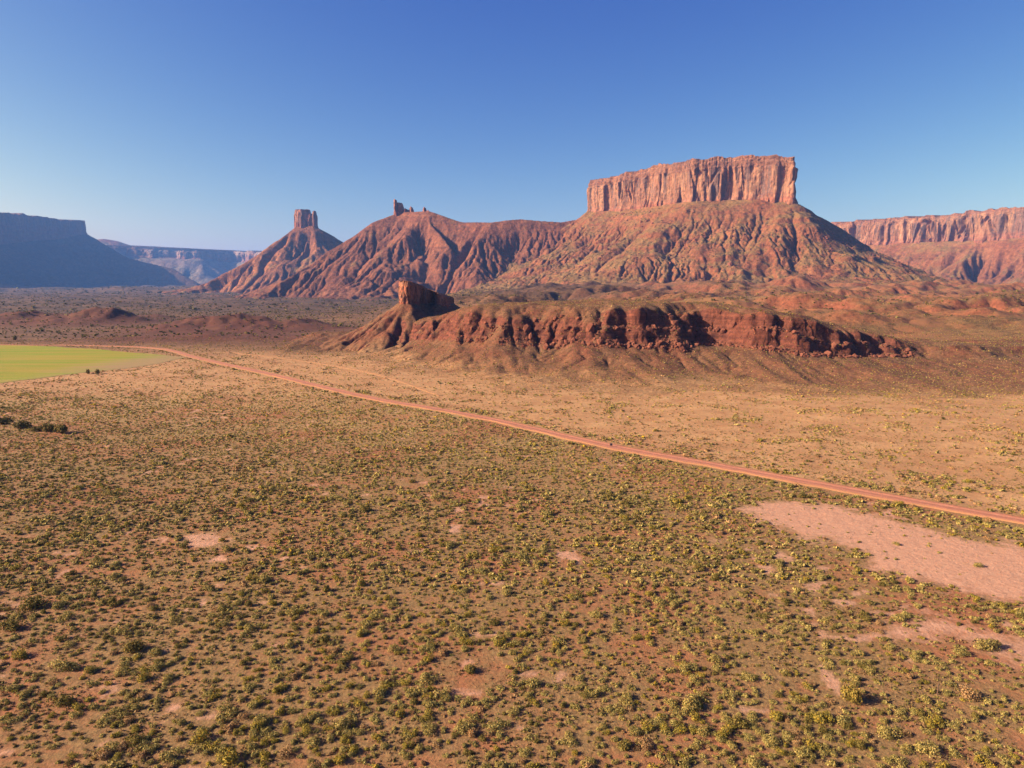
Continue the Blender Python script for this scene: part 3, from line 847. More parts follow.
# ------------------------------------------------------------------ middle ridge (escarpment)
RX0, RX1, RY0, RY1, RSTEP = -175.0, 460.0, 205.0, 640.0, 0.9
def ridge_field():
    nx, ny = int((RX1 - RX0) / RSTEP), int((RY1 - RY0) / RSTEP)
    X, Y = np.meshgrid(np.linspace(RX0, RX1, nx), np.linspace(RY0, RY1, ny))
    G = ground_z(X, Y)
    kx = [-90, -62, -30, 5, 48, 75, 98, 118, 150, 178, 210, 245, 285, 420]
    front = np.interp(X, kx, [470, 415, 383, 360, 350, 345, 333, 318, 330, 338, 330, 330, 345, 380])
    top = np.interp(X, kx, [6, 16, 26, 28.5, 29.5, 30, 29, 28.5, 23.5, 17, 10.5, 8.5, 9.5, 7])
    foot = np.interp(X, kx, [3, 6, 10.5, 11.5, 11.5, 11, 10.5, 10, 6.5, 5, 5, 5, 5, 4])
    # spurs and amphitheatres
    w1 = X + 7 * noise(X / 22, Y / 22, 3)
    sp = 25 * noise(w1 / 42.0, Y / 120.0, 0.5) + 6 * noise(w1 / 15.0, Y / 60.0, 4.5) + 3.0 * noise(X / 6.0, Y / 14.0, 6.5) + 1.1 * noise(X / 2.4, Y / 2.4, 8.5)
    s = Y - front + sp * np.interp(X, [60, 105, 180, 260], [1.0, 0.95, 0.75, 0.95])
    up = top - G
    fo = foot - G
    # apron with radiating gullies
    ap = np.clip(1 + s / 92.0, 0, 1)
    gx = X + 0.55 * (Y - front) * noise(X / 60.0, 3.3)
    gul = ridged(gx / 19.0, Y / 150.0, 2.0, 2) * 1.1 + ridged(gx / 6.5, Y / 70.0, 5.0, 2) * 0.8
    zap = fo * ap ** 2.0 - gul * sstep(0.12, 0.6, ap) * (1 - 0.35 * sstep(-14, 0, s)) + 1.2 * sstep(0.15, 0.6, ap)
    # two cliff bands with a ledge between
    l1 = sstep(0, 1.8, s)
    l2 = sstep(6.5, 8.5, s + 3.0 * noise(X / 9.0, Y / 9.0, 12.0))
    t1 = 0.42 + 0.25 * noise(X / 30.0, Y / 60.0, 13.0)
    rise = (up - fo) * (t1 * l1 + (0.92 - t1) * l2 + 0.08 * sstep(8, 30, s))
    round_top = 1 - np.clip(np.abs(noise(X / 26.0, Y / 40.0, 17.0)), 0, 1) * 0.30 * (1 - sstep(10, 40, s))
    z = zap + rise * round_top
    # smoother, sloping nose on some spurs instead of cliffs
    soft = sstep(-0.22, 0.2, noise(X / 24.0, Y / 80.0, 19.0) + 0.5 * noise(X / 9.0, Y / 20.0, 29.0)) * np.interp(X, [-20, 92, 106, 188, 205, 236, 246], [0.8, 1.0, 0.0, 0.0, 1.0, 1.0, 0.1])
    zs = fo * ap ** 2.0 + (up - fo) * sstep(-12, 26, s) - gul * 0.5 * sstep(0.12, 0.6, ap)
    z = z * (1 - soft) + zs * soft
    # back slope into the bench
    back = sstep(np.interp(X, kx, [20, 26, 45, 70, 80, 80, 75, 70, 60, 55, 50, 45, 45, 45]), np.interp(X, kx, [70, 90, 120, 150, 160, 160, 155, 150, 140, 130, 120, 110, 110, 110]), s)
    z = z * (1 - back) - 3.0 * back
    z = z + (0.5 * fbm(X / 7.0, Y / 7.0, 23, 4, 0.6) + 1.1 * fbm(X / 24.0, Y / 24.0, 24, 2)) * sstep(0.1, 0.4, ap)
    z = z - 2.2 * (1 - sstep(0.0, 0.07, ap))
    endx = sstep(RX0 + 4, RX0 + 40, X) * (1 - sstep(RX1 - 60, RX1 - 4, X))
    z = z * endx - 2.5 * (1 - endx)
    hard = 0.25 + 1.2 * sstep(-0.3, 0.3, fbm(X / 30, Y / 30, 91, 3))
    zz = erode(G + z, RSTEP, 14, 0.028, hard * sstep(0.05, 0.3, ap), floor=-50.0, diff=0.03, seed=5)
    return X, Y, np.where(z > -1.0, zz, G + z), s

def build_ridge():
    global RIDGE
    X, Y, Z, s = ridge_field()
    RIDGE = (X[0, 0], X[0, -1], Y[0, 0], Y[-1, 0], Z)
    ny, nx = X.shape
    G = ground_z(X, Y)
    gy, gx = np.gradient(Z, Y[1, 0] - Y[0, 0], X[0, 1] - X[0, 0])
    steep = sstep(0.7, 1.6, np.hypot(gx, gy))
    # blocky ledges and undercuts on steep rock
    bx = 1.5 * fbm(X / 5.0, Y / 5.0, Z / 3.0, 4, 0.6) + 0.5 * noise(X / 12.0, 0.3, Z / 1.5)
    by = 1.7 * fbm(X / 5.0 + 40, Y / 5.0, Z / 3.0, 4, 0.6) + 0.7 * noise(0.7, X / 12.0, Z / 1.5)
    XX, YY = X + steep * bx, Y + steep * by
    at_ = soil_attrs(X, Y)
    at_["steep"] = steep.ravel()
    at_["up"] = (sstep(-62, -6, s + 16 * fbm(X / 14.0, Y / 14.0, 44.0, 4, 0.6)) * (Z > G + 0.5)).ravel()
    v, f, a = compact(np.stack([XX, YY, Z], -1).reshape(-1, 3), grid_faces(ny, nx, Z > G - 0.6), at_)
    n = NT("escarpment_rock")
    base = soil_color(n)
    mid = n.noise(0.09, 6, 0.65)
    z = n.sep()[2]
    comb = n.t.nodes.new("ShaderNodeCombineXYZ")
    n.link(n.math('ADD', z, n.math('MULTIPLY', mid, 3.0)), comb.inputs[2])
    bed = n.noise(0.55, 4, 0.6, vec=comb.outputs[0])
    rock = n.mix(n.ramp(bed, [(0.4, 0.0), (0.6, 1.0)]), (0.145, 0.052, 0.033), (0.085, 0.031, 0.022))
    soil = n.mix(n.ramp(mid, [(0.38, 0.0), (0.62, 1.0)]), (0.165, 0.064, 0.036), (0.115, 0.046, 0.026))
    scr = n.noise(0.55, 6, 0.75)
    scrub = n.mix(n.ramp(scr, [(0.36, 0.0), (0.64, 1.0)]), (0.092, 0.047, 0.027), (0.18, 0.096, 0.051))
    gentle = n.mix(n.ramp(n.noise(0.05, 5, 0.6), [(0.38, 0.0), (0.58, 1.0)]), soil, scrub)
    c = n.mix(n.attr("up"), base, gentle)
    c = n.mix(n.ramp(n.attr("steep"), [(0.15, 0.0), (0.6, 1.0)]), c, rock)
    fine = n.noise(0.7, 7, 0.78)
    c = n.mix(0.75, c, n.ramp(fine, [(0.36, 0.35), (0.62, 1.15)]), 'MULTIPLY')
    n.bump(n.math('ADD', fine, n.math('MULTIPLY', scr, 1.2)), 0.9, 0.5)
    o = raw_mesh("sandstone_ridge", v, f, n.color(c), True, a)
    tag(o, "low broken red sandstone ridge with dark shaded cliffs beyond the dirt road", "rock ridge", kind="structure")

def sample(grid, x, y):
    x0, x1, y0, y1, Z = grid
    ny, nx = Z.shape
    u = (x - x0) / (x1 - x0) * (nx - 1)
    v = (y - y0) / (y1 - y0) * (ny - 1)
    ok = (u >= 0) & (u < nx - 1) & (v >= 0) & (v < ny - 1)
    i, j = np.clip(u.astype(int), 0, nx - 2), np.clip(v.astype(int), 0, ny - 2)
    a, b = np.clip(u - i, 0, 1), np.clip(v - j, 0, 1)
    z = (Z[j, i] * (1 - a) + Z[j, i + 1] * a) * (1 - b) + (Z[j + 1, i] * (1 - a) + Z[j + 1, i + 1] * a) * b
    return np.where(ok, z, -1e3)

def surface_z(x, y):
    """Top of ground, ridge or foothills."""
    return np.maximum(np.maximum(ground_z(x, y), sample(RIDGE, x, y)), sample(SLOPES["foothills"], x, y))

def build_fin():
    """The upright prow of rock at the left end of the ridge."""
    root = mesa_root("rock_prow", "upright red rock prow with a dark shaded side ending the low ridge", "rock outcrop")
    def cp(px, yt, yb, Y):
        t, b = at(px, yt, Y), at(px, yb, Y)
        return (t[0], Y, b[2], t[2])
    P = [cp(399, 282, 303, 454), cp(403, 281, 304, 448), cp(410, 281.5, 305, 447), cp(416, 284, 305, 455), cp(424, 287, 304, 466), cp(433, 291.5, 304, 474), cp(438, 293, 305, 462), cp(447, 297, 305, 466), cp(454, 298, 304, 492), cp(432, 291, 303, 500), cp(405, 281, 303, 476)]
    m = bpy.data.materials["escarpment_rock"]
    n = cliff_material("prow_rock", 0.09, 44, 27, base=(0.36, 0.13, 0.075))
    cliff_ring("cliff_wall", root, P, n, 0.5, 44, 0.13, 2.5, 1.9, 6.0, 0.5)
    ring = [(p[0], p[1], p[2] + 0.5) for p in P]
    segs = list(zip(ring, ring[1:] + ring[:1]))
    a = at(386, 313, 450)
    segs += [(ring[0], a)]
    talus("talus_slope", root, segs, -1.5, 0.9, m, run=2.3, power=1.7, gully=0.7, unit=0.12, seed=30.0, cut=0.03, soil=True)

def build_foothills():
    x0, x1, y0, y1, st = -190.0, 1100.0, 400.0, 1560.0, 2.8
    X, Y = np.meshgrid(np.arange(x0, x1, st), np.arange(y0, y1, st))
    G = ground_z(X, Y)
    back = Y - np.interp(X, [-400, -120, 0, 150, 330, 800, 1200], [900, 700, 530, 470, 420, 390, 390])
    m = sstep(10, 120, back) * (1 - sstep(1330, 1500, Y)) * sstep(x0 + 10, x0 + 180, X) * (1 - sstep(x1 - 150, x1 - 20, X))
    h = fbm(X / 120.0, Y / 90.0, 51.0, 5, 0.5)
    terr = sstep(0.0, 0.10, h) * 7 + sstep(0.28, 0.36, h) * 6
    Z = G + m * (4 * h + 0.6 * terr + 1.0 + 1.2 * fbm(X / 16.0, Y / 16.0, 52.0, 4, 0.6)) - 3.0 * (1 - sstep(0.0, 0.08, m))
    hard = 0.2 + 1.4 * sstep(-0.2, 0.4, fbm(X / 90, Y / 90, 53, 3))
    Z = np.where(m > 0.05, erode(Z, st, 18, 0.14, hard * m, seed=8), Z)
    Z = Z + m * 0.5 * fbm(X / 7.0, Y / 7.0, 54.0, 3, 0.6)
    SLOPES["foothills"] = (X[0, 0], X[0, -1], Y[0, 0], Y[-1, 0], Z)
    v, f, a = compact(np.stack([X, Y, Z], -1).reshape(-1, 3), grid_faces(*X.shape, Z > G - 1.0), soil_attrs(X, Y))
    n = NT("foothill_soil")
    c = soil_color(n)
    dots = n.ramp(n.voronoi(0.30), [(0.14, 1.0), (0.30, 0.0)])
    dots = n.math('MULTIPLY', dots, n.ramp(n.noise(0.03, 4), [(0.40, 0.1), (0.6, 0.8)]))
    c = n.mix(dots, c, (0.07, 0.05, 0.022))
    rough = n.noise(0.25, 6, 0.7)
    c = n.mix(0.7, c, n.ramp(rough, [(0.36, 0.40), (0.62, 1.12)]), 'MULTIPLY')
    n.bump(rough, 0.9, 1.6)
    o = raw_mesh("foothills", v, f, n.color(c), True, a)
    tag(o, "low dissected red foothills between the broken ridge and the big butte", "foothills", kind="structure")

build_ground()
build_road()
build_foothills()
build_main_butte()
build_west_ridge()
build_tower_hill()
build_far_mesas()
build_ridge()
build_fin()
# ------------------------------------------------------------------ shrubs
def leaf_mat():
    n = NT("shrub_leaves")
    col = n.attr("leaf", True)
    c = n.mix(0.45, col, n.ramp(n.noise(9.0, 2), [(0.3, 0.55), (0.7, 1.0)]), 'MULTIPLY')
    n.bsdf.inputs["Roughness"].default_value = 0.8
    tr = n.t.nodes.new("ShaderNodeBsdfTranslucent")
    mx = n.t.nodes.new("ShaderNodeMixShader")
    mx.inputs[0].default_value = 0.18
    n.link(c, tr.inputs["Color"])
    n.t.links.new(n.bsdf.outputs[0], mx.inputs[1])
    n.t.links.new(tr.outputs[0], mx.inputs[2])
    n.t.links.new(mx.outputs[0], n.out.inputs[0])
    return n.color(c)

KINDS = {  # leaf colours, height, flower share
    "sage": (((0.272, 0.222, 0.066), (0.192, 0.158, 0.044), (0.335, 0.275, 0.095)), 0.62, 0.0),
    "rabbit": (((0.240, 0.195, 0.036), (0.170, 0.140, 0.028), (0.300, 0.240, 0.042)), 0.72, 0.07),
    "grease": (((0.150, 0.122, 0.030), (0.100, 0.084, 0.022), (0.205, 0.162, 0.040)), 0.70, 0.0),
    "straw": (((0.30, 0.185, 0.080), (0.22, 0.125, 0.055), (0.36, 0.235, 0.110)), 0.55, 0.0),
}

def shrub_data(kind, n, size, seed, lobes=6):
    """Leaf sprays filling an uneven dome of radius 1; returns quads (n*4,3) and a colour per vertex."""
    r = np.random.default_rng(seed)
    cols, hgt, fl = KINDS[kind]
    L = []
    for i in range(lobes):
        a, d = r.uniform(0, 6.28), r.uniform(0.15, 0.62) if i else 0.0
        L.append((d * math.cos(a), d * math.sin(a), r.uniform(0.12, 0.40) * hgt, r.uniform(0.32, 0.55)))
    L = np.array(L)
    k = r.integers(0, lobes, n)
    d = r.normal(size=(n, 3))
    d[:, 2] = np.abs(d[:, 2]) * 1.0 - 0.25
    d /= np.linalg.norm(d, axis=1, keepdims=True)
    rad = L[k, 3] * (0.55 + 0.5 * r.random(n) ** 0.6)
    c = L[k, :3] + d * rad[:, None] * np.array([1, 1, 0.95 * hgt / 0.62])
    c[:, 2] = np.clip(c[:, 2], 0.02, None)
    nrm = d + 0.42 * r.normal(size=(n, 3))
    nrm /= np.linalg.norm(nrm, axis=1, keepdims=True)
    t = np.cross(nrm, r.normal(size=(n, 3)))
    t /= np.linalg.norm(t, axis=1, keepdims=True)
    b = np.cross(nrm, t)
    s = size * r.uniform(0.6, 1.35, n)[:, None]
    e = r.uniform(0.55, 1.0, n)[:, None]
    q = np.stack([c - t * s, c - b * s * e, c + t * s, c + b * s * e], 1)
    pick = np.array(cols)[r.integers(0, 3, n)] * r.uniform(0.78, 1.2, (n, 1))
    if fl:
        f = (r.random(n) < fl) & (c[:, 2] > 0.35 * hgt)
        pick[f] = np.array([0.40, 0.255, 0.012]) * r.uniform(0.8, 1.2, (f.sum(), 1))
    return q.reshape(-1, 3), np.repeat(pick, 4, 0)

def scatter():
    """Positions, radii and kinds of every shrub on the plain and the ridge."""
    out = []
    def band(y0, y1, cell, spread):
        n_y = int((y1 - y0) / cell)
        for j in range(n_y):
            y = y0 + j * cell
            hw = spread * y + 26
            xs = np.arange(-hw, hw, cell)
            out.append(np.stack([xs + (j % 2) * cell / 2 + RNG.uniform(0.1, 0.9, len(xs)) * cell, y + RNG.uniform(0.1, 0.9, len(xs)) * cell], -1))
    band(40, 260, 0.96, 0.80)
    band(260, 500, 1.30, 0.80)
    band(500, 1050, 4.6, 0.80)
    band(1050, 2500, 11.5, 0.80)
    band(2500, 4600, 26.0, 0.80)
    P = np.concatenate(out)
    x, y = P[:, 0], P[:, 1]
    bare = bare_mask(x, y)
    at_ = soil_attrs(x, y)
    rd = seg_dist(x, y, ROAD[::2])
    trk = seg_dist(x, y, TRACK)
    fld = poly_sd(x, y, FIELD)
    clump = fbm(x / 13.0, y / 13.0, 80.0, 3)
    fine = noise(x / 4.0, y / 4.0, 81.0)
    dens = 0.82 + 0.22 * clump + 0.12 * fine
    dens = dens * (1 - at_["sand"]) + at_["sand"] * (0.17 + 0.75 * sstep(0.1, 0.5, clump + 0.3 * fine))
    dens = dens * (1 - at_["apron"]) + at_["apron"] * (0.75 + 0.4 * fine)
    dens = np.where(rd < 9, np.maximum(dens, 0.55), dens)
    dens = np.where((at_["valley"] > 0.5) & (y < 500), 0.35 + 0.6 * clump, dens)
    dens = np.where(y > 500, 0.36 + 0.6 * clump, dens)
    dens = np.where((y > 1050) & (x > -100), 0, dens)
    dens *= (1 - 0.88 * bare)
    dens[(rd < 3.3) | (trk < 1.6) | (fld < 1.5)] = 0
    keep = RNG.random(len(x)) < dens
    x, y = x[keep], y[keep]
    sand, apr = at_["sand"][keep], at_["apron"][keep]
    n = len(x)
    rad = np.exp(RNG.normal(math.log(0.45), 0.34, n)) * (1 + 0.25 * clump[keep])
    rad = np.clip(rad, 0.2, 1.35) * (1 - 0.30 * apr) * np.where((rd[keep] < 7), 1.25, 1.0)
    rad *= np.where(bare[keep] > 0.5, RNG.uniform(0.3, 0.8, n), 1.0)
    rad *= 1 - 0.20 * sstep(100, 200, y) * (y < 500)
    rad *= np.where(y > 500, 2.1, 1.0) * np.where(y > 1050, 2.0, 1.0) * np.where(y > 2500, 2.0, 1.0)
    u = RNG.random(n) + 0.35 * noise(x / 22.0, y / 22.0, 83.0)
    kind = np.where(u > 0.84, 1, np.where(u < 0.10, 2, 0))
    kind = np.where((sand > 0.5) & (RNG.random(n) < 0.30), 3, kind)
    kind = np.where((RNG.random(n) < 0.09 + 0.22 * sstep(110, 230, y)), 3, kind)
    kind = np.where((apr > 0.5) & (RNG.random(n) < 0.45), 2, kind)
    kind = np.where(y > 500, np.where(RNG.random(n) < 0.8, 2, 0), kind)
    return x, y, rad, kind

NAMES = ["sagebrush_shrub", "rabbitbrush_shrub", "greasewood_shrub", "straw_shrub"]
KK = ["sage", "rabbit", "grease", "straw"]

def merged(sets):
    """sets: list of (verts (n,4k,3) , colours) already placed."""
    V = np.concatenate([v.reshape(-1, 3) for v, c in sets])
    Cc = np.concatenate([c.reshape(-1, 3) for v, c in sets])
    return V, Cc, np.arange(len(V)).reshape(-1, 4)

def place(var, x, y, z, r, rot, tint):
    v, c = var
    cs, sn = np.cos(rot)[:, None], np.sin(rot)[:, None]
    X = (v[None, :, 0] * cs - v[None, :, 1] * sn) * r[:, None] + x[:, None]
    Y = (v[None, :, 0] * sn + v[None, :, 1] * cs) * r[:, None] + y[:, None]
    Z = v[None, :, 2] * r[:, None] + z[:, None]
    return np.stack([X, Y, Z], -1), c[None] * tint[:, None, None]

def pixel(x, y, z):
    cp, sp = math.cos(PITCH), math.sin(PITCH)
    dz = z - CAM_H
    zc = y * cp - dz * sp
    yc = y * sp + dz * cp
    return 512 + FOC * x / zc, 384 - FOC * yc / zc, zc

def build_shrubs():
    lm = leaf_mat()
    sm = NT("shrub_stem").color((0.10, 0.065, 0.04, 1)) if False else None
    n = NT("shrub_stem")
    sm = n.color(n.mix(n.noise(6.0), (0.11, 0.07, 0.045), (0.06, 0.04, 0.028)))
    # --- shrubs that stand out in the picture, each with its stems
    special = [  # px, py at foot, width in px, kind, name, label
        (851, 700, 23, "grease", "rounded_bush", "tall round olive-green bush, the largest near the thin wooden post", "tall round olive-green bush"),
        (12, 628, 23, "grease", "greasewood_shrub", "wide dark green bush at the left picture edge above the yellow-topped bush", "wide dark bush at the left edge"),
        (20, 656, 18, "rabbit", "rabbitbrush_shrub", "low yellow-topped bush below the wide dark bush at the left edge", "low yellow-topped bush"),
        (37, 606, 27, "grease", "greasewood_shrub", "broad dark green bush, uppermost of the big dark bushes at far left", "uppermost big dark bush"),
        (135, 648, 24, "grease", "greasewood_shrub", "big dark leafy bush right of three small pink bare patches", "big dark leafy bush"),
        (62, 668, 26, "sage", "sagebrush_shrub", "long narrow sage-green bush left of the bright pink patch", "long narrow sage-green bush"),
        (63, 703, 22, "grease", "greasewood_shrub", "compact dark bush below the long narrow sage-green bush", "compact dark bush"),
        (143, 680, 16, "rabbit", "rabbitbrush_shrub", "yellow-green bush touching the right end of the bright pink patch", "yellow-green pink-patch bush"),
        (470, 671, 17, "grease", "greasewood_shrub", "dark olive bush alone on red soil, darkest near the bottom middle", "dark olive bush at the bottom middle"),
        (494, 624, 13, "grease", "greasewood_shrub", "small dark olive bush straight above the darkest bottom-middle bush", "small dark olive bush"),
        (272, 604, 12, "rabbit", "rabbitbrush_shrub", "bright yellow-green bush left of the middle among grey-green scrub", "bright yellow-green bush"),
        (983, 648, 26, "sage", "sagebrush_shrub", "long sage-green bush lying along the second pink flat at the right", "long sage-green bush"),
        (963, 655, 17, "sage", "sagebrush_shrub", "rounded sage bush at the lower end of the long right-hand bush", "rounded sage bush"),
        (978, 567, 11, "sage", "sagebrush_shrub", "lone green bush standing out on the big bare pink flat", "lone bush on the pink flat"),
        (897, 545, 9, "sage", "sagebrush_shrub", "little lone bush in the middle of the big bare pink flat", "little lone bush on the pink flat"),
        (888, 735, 22, "sage", "sagebrush_shrub", "large pale sage bush below the round olive-green bush", "large pale sage bush"),
        (930, 752, 24, "sage", "sagebrush_shrub", "large pale sage bush in the lower right corner", "corner sage bush"),
        (412, 483, 9, "grease", "greasewood_shrub", "dark grey lone bush in the middle of the plain left of centre", "dark grey lone bush"),
    ]
    taken = []
    for i, (px, py, w, kind, name, label, short) in enumerate(special):
        x, y = on_ground(px, py)
        z = float(surface_z(np.array([x]), np.array([y]))[0])
        dist = math.hypot(y, CAM_H)
        r = w / FOC * dist / 2 * 1.05
        root = empty(name, (x, y, z - 0.03))
        tag(root, label, "shrub")
        v, c = shrub_data(kind, 1100, 0.055, 500 + i, 9)
        v = v * r
        if "long" in label:
            v[:, 0] *= 1.25
            v[:, 1] *= 0.7
        v[:, 2] *= {"rounded_bush": 1.7}.get(name, 1.05)
        if name == "rounded_bush":
            c = c * np.array([1.35, 1.3, 1.1])
        raw_mesh("foliage", v, np.arange(len(v)).reshape(-1, 4), lm, False, {"leaf": c}, root)
        bm = bmesh.new()
        rr = random.Random(i)
        for s in range(7):
            a = rr.uniform(0, 6.28)
            tip = Vector((math.cos(a) * r * 0.5, math.sin(a) * r * 0.5, r * rr.uniform(0.3, 0.6)))
            ang = tip.to_track_quat('Z', 'Y')
            m = ang.to_matrix().to_4x4()
            m.translation = tip * 0.5
            bmesh.ops.create_cone(bm, cap_ends=True, segments=5, radius1=0.045 * r, radius2=0.015 * r, depth=tip.length, matrix=m)
        me = bpy.data.meshes.new("stem")
        bm.to_mesh(me)
        bm.free()
        me.materials.append(sm)
        o = bpy.data.objects.new("stem", me)
        COL.objects.link(o)
        o.parent = root
        taken.append((x, y, r + (2.5 if "lone" in label else 0.0)))
    # --- hedge row and lone field trees on the left
    tree_px = [(4, 424, 14, 9), (22, 428, 14, 9), (37, 431, 10, 7), (50, 431, 13, 10), (61, 433, 12, 11), (88, 374, 5, 5.5), (98, 374, 6, 5), (15, 340.5, 6, 5.5), (57, 333, 3, 3), (112, 330, 3, 3), (30, 322, 3, 3)]
    tl = ["dense dark bush at the left end of the hedge row on the plain", "second dark bush in the hedge row, between two taller ones", "lowest dark bush in the middle of the hedge row", "tall dark bush next to the right end of the hedge row",
          "tall bright-edged bush closing the right end of the hedge row", "small dark tree on the near edge of the green field, left one of a pair", "small dark tree on the near edge of the green field, right one of a pair", "lone dark tree beyond the far edge of the green field",
          "tiny dark tree on the brown valley floor behind the green field", "tiny dark tree below the red mounds on the valley floor", "tiny dark tree in front of the left red mound"]
    for i, (px, py, w, h) in enumerate(tree_px):
        x, y = on_ground(px, py)
        z = float(ground_z(np.array([x]), np.array([y]))[0])
        d = math.hypot(y, CAM_H)
        r, hh = w / FOC * d / 2 * (1.35 if i <= 4 else 0.85), h / FOC * d * (0.75 if i <= 4 else 0.85)
        root = empty("tree" if i > 4 else "hedge_bush", (x, y, z - 0.05))
        tag(root, tl[i], "tree" if i > 4 else "bush", "bushes in the hedge row" if i <= 4 else "trees round the green field")
        v, c = shrub_data("grease", 700, 0.085, 700 + i, 10)
        v = v * np.array([r, r, hh / 0.72])
        v[:, 2] += hh * 0.10
        raw_mesh("crown", v, np.arange(len(v)).reshape(-1, 4), lm, False, {"leaf": c * 0.8}, root)
        bm = bmesh.new()
        bmesh.ops.create_cone(bm, cap_ends=True, segments=7, radius1=0.07 * r + 0.05, radius2=0.03 * r, depth=hh * 0.5)
        bmesh.ops.translate(bm, verts=bm.verts, vec=(0, 0, hh * 0.25))
        me = bpy.data.meshes.new("trunk")
        bm.to_mesh(me)
        bm.free()
        me.materials.append(sm)
        o = bpy.data.objects.new("trunk", me)
        COL.objects.link(o)
        o.parent = root
        taken.append((x, y, r))
    # --- everything else
    x, y, rad, kind = scatter()
    ok = np.ones(len(x), bool)
    for tx, ty, tr in taken:
        ok &= np.hypot(x - tx, y - ty) > tr + rad * 0.6
    x, y, rad, kind = x[ok], y[ok], rad[ok], kind[ok]
    z = surface_z(x, y) - 0.03
    rot = RNG.uniform(0, 6.28, len(x))
    tint = RNG.uniform(0.75, 1.25, len(x)) * (1 + 0.22 * sstep(110, 230, y)) * (1 - 0.35 * sstep(450, 520, y))
    px, py, zc = pixel(x, y, z)
    size = rad / zc
    seen = (px > 6) & (px < 1018) & (py < 764)
    chosen = np.zeros(len(x), bool)
    for k, m in ((0, 300), (1, 150), (2, 110), (3, 60)):
        idx = np.where(seen & (kind == k))[0]
        chosen[idx[np.argsort(-size[idx])[:m]]] = True
    nv = (10, 6, 6, 4)
    protos = {}
    for k in range(4):
        for j in range(nv[k]):
            v, c = shrub_data(KK[k], 760, 0.060, 100 + 20 * k + j, 5 + j % 4)
            me = raw_mesh(NAMES[k], v, np.arange(len(v)).reshape(-1, 4), lm, False, {"leaf": c})
            protos[k, j] = me
    used = set()
    beside = set()
    look = ["grey-green sagebrush shrub", "yellow-flecked rabbitbrush shrub", "dark green greasewood shrub", "straw-coloured dry shrub"]
    for i in np.where(chosen)[0]:
        k = int(kind[i])
        j = int(RNG.integers(0, nv[k]))
        p = protos[k, j]
        o = p if (k, j) not in used else p.copy()
        if (k, j) in used:
            COL.objects.link(o)
        used.add((k, j))
        o.location = (x[i], y[i], z[i])
        o.rotation_euler = (0, 0, rot[i])
        s = rad[i]
        o.scale = (s, s, s * float(RNG.uniform(0.85, 1.2)))
        szw = "small" if s < 0.55 else ("medium-sized" if s < 0.85 else "large")
        mx_, my_, _ = pixel(x[i], y[i], z[i] + 0.3 * s)
        lab = f"{szw} {look[k]} {mx_ / 10.24:.0f} percent across and {my_ / 7.68:.0f} percent down the picture"
        near = [(math.hypot(x[i] - tx, y[i] - ty) - tr - s, sp) for (tx, ty, tr), sp in zip(taken, special)]
        gap, sp = min(near, key=lambda q: q[0])
        if gap < 0.5 and sp[5] not in beside:
            beside.add(sp[5])
            side = "right" if mx_ > sp[0] else "left"
            lab = f"{szw} {look[k]} just {side} of the {sp[6]}"
        tag(o, lab, "shrub", look[k].replace("shrub", "shrubs") + " on the near plain")
    for key, p in protos.items():
        if key not in used:
            bpy.data.objects.remove(p)
    rest = ~chosen
    sets = []
    dist = np.hypot(y, CAM_H)
    for lo, hi, nq, sz in ((0, 95, 320, 0.088), (95, 165, 90, 0.165), (165, 270, 34, 0.26), (270, 1e9, 14, 0.40)):
        for k in range(4):
            for j in range(5):
                m = np.where(rest & (dist >= lo) & (dist < hi) & (kind == k) & (np.arange(len(x)) % 5 == j))[0]
                if len(m):
                    sets.append(place(shrub_data(KK[k], nq, sz, 300 + 20 * k + j, 5), x[m], y[m], z[m], rad[m], rot[m], tint[m]))
    g = SLOPES["butte"]
    tx, ty = RNG.uniform(g[0], g[1], 26000), RNG.uniform(g[2], 2000, 26000)
    tz = sample(g, tx, ty)
    gl = np.hypot(sample(g, tx + 4, ty) - tz, sample(g, tx, ty + 4) - tz) / 4
    m = (tz > ground_z(tx, ty)) & (gl < 0.9) & (RNG.random(len(tx)) < 0.35 + 0.9 * fbm(tx / 120, ty / 120, 5.0, 4)) & (tz < 235)
    tx, ty, tz = tx[m], ty[m], tz[m]
    for j in range(4):
        q = np.arange(len(tx)) % 4 == j
        sets.append(place(shrub_data("grease", 8, 0.5, 980 + j, 3), tx[q], ty[q], tz[q], RNG.uniform(0.9, 2.4, q.sum()), RNG.uniform(0, 6.28, q.sum()), RNG.uniform(0.5, 1.0, q.sum())))
    V, Cc, F = merged(sets)
    o = raw_mesh("scrub", V, F, lm, False, {"leaf": Cc})
    tag(o, "countless small sage-green shrubs scattered over the plain as far as the ridge", "scrub", kind="stuff")
    # --- low dry grass between the shrubs
    n_t = 90000
    gy = 40 + 150 * RNG.random(n_t) ** 1.25
    gx = (RNG.random(n_t) * 2 - 1) * (0.80 * gy + 20)
    cl = fbm(gx / 6.0, gy / 6.0, 90.0, 3) + 0.4 * noise(gx / 25, gy / 25, 91.0)
    at_ = soil_attrs(gx, gy)
    ok = (RNG.random(n_t) < 0.35 + 1.3 * cl) & (bare_mask(gx, gy) < 0.4) & (seg_dist(gx, gy, ROAD[::2]) > 3.2)
    gx, gy = gx[ok], gy[ok]
    gz = ground_z(gx, gy)
    sets = []
    for j in range(6):
        m = np.arange(len(gx)) % 6 == j
        kd = "straw" if j < 3 else ("grease" if j < 4 else "sage")
        v, c = shrub_data(kd, 9, 0.30, 900 + j, 3)
        k_ = m.sum()
        sets.append(place((v, c * (0.62 if j < 3 else 0.8)), gx[m], gy[m], gz[m] - 0.02, RNG.uniform(0.14, 0.34, k_), RNG.uniform(0, 6.28, k_), RNG.uniform(0.7, 1.2, k_)))
    V, Cc, F = merged(sets)
    o = raw_mesh("dry_grass", V, F, lm, False, {"leaf": Cc})
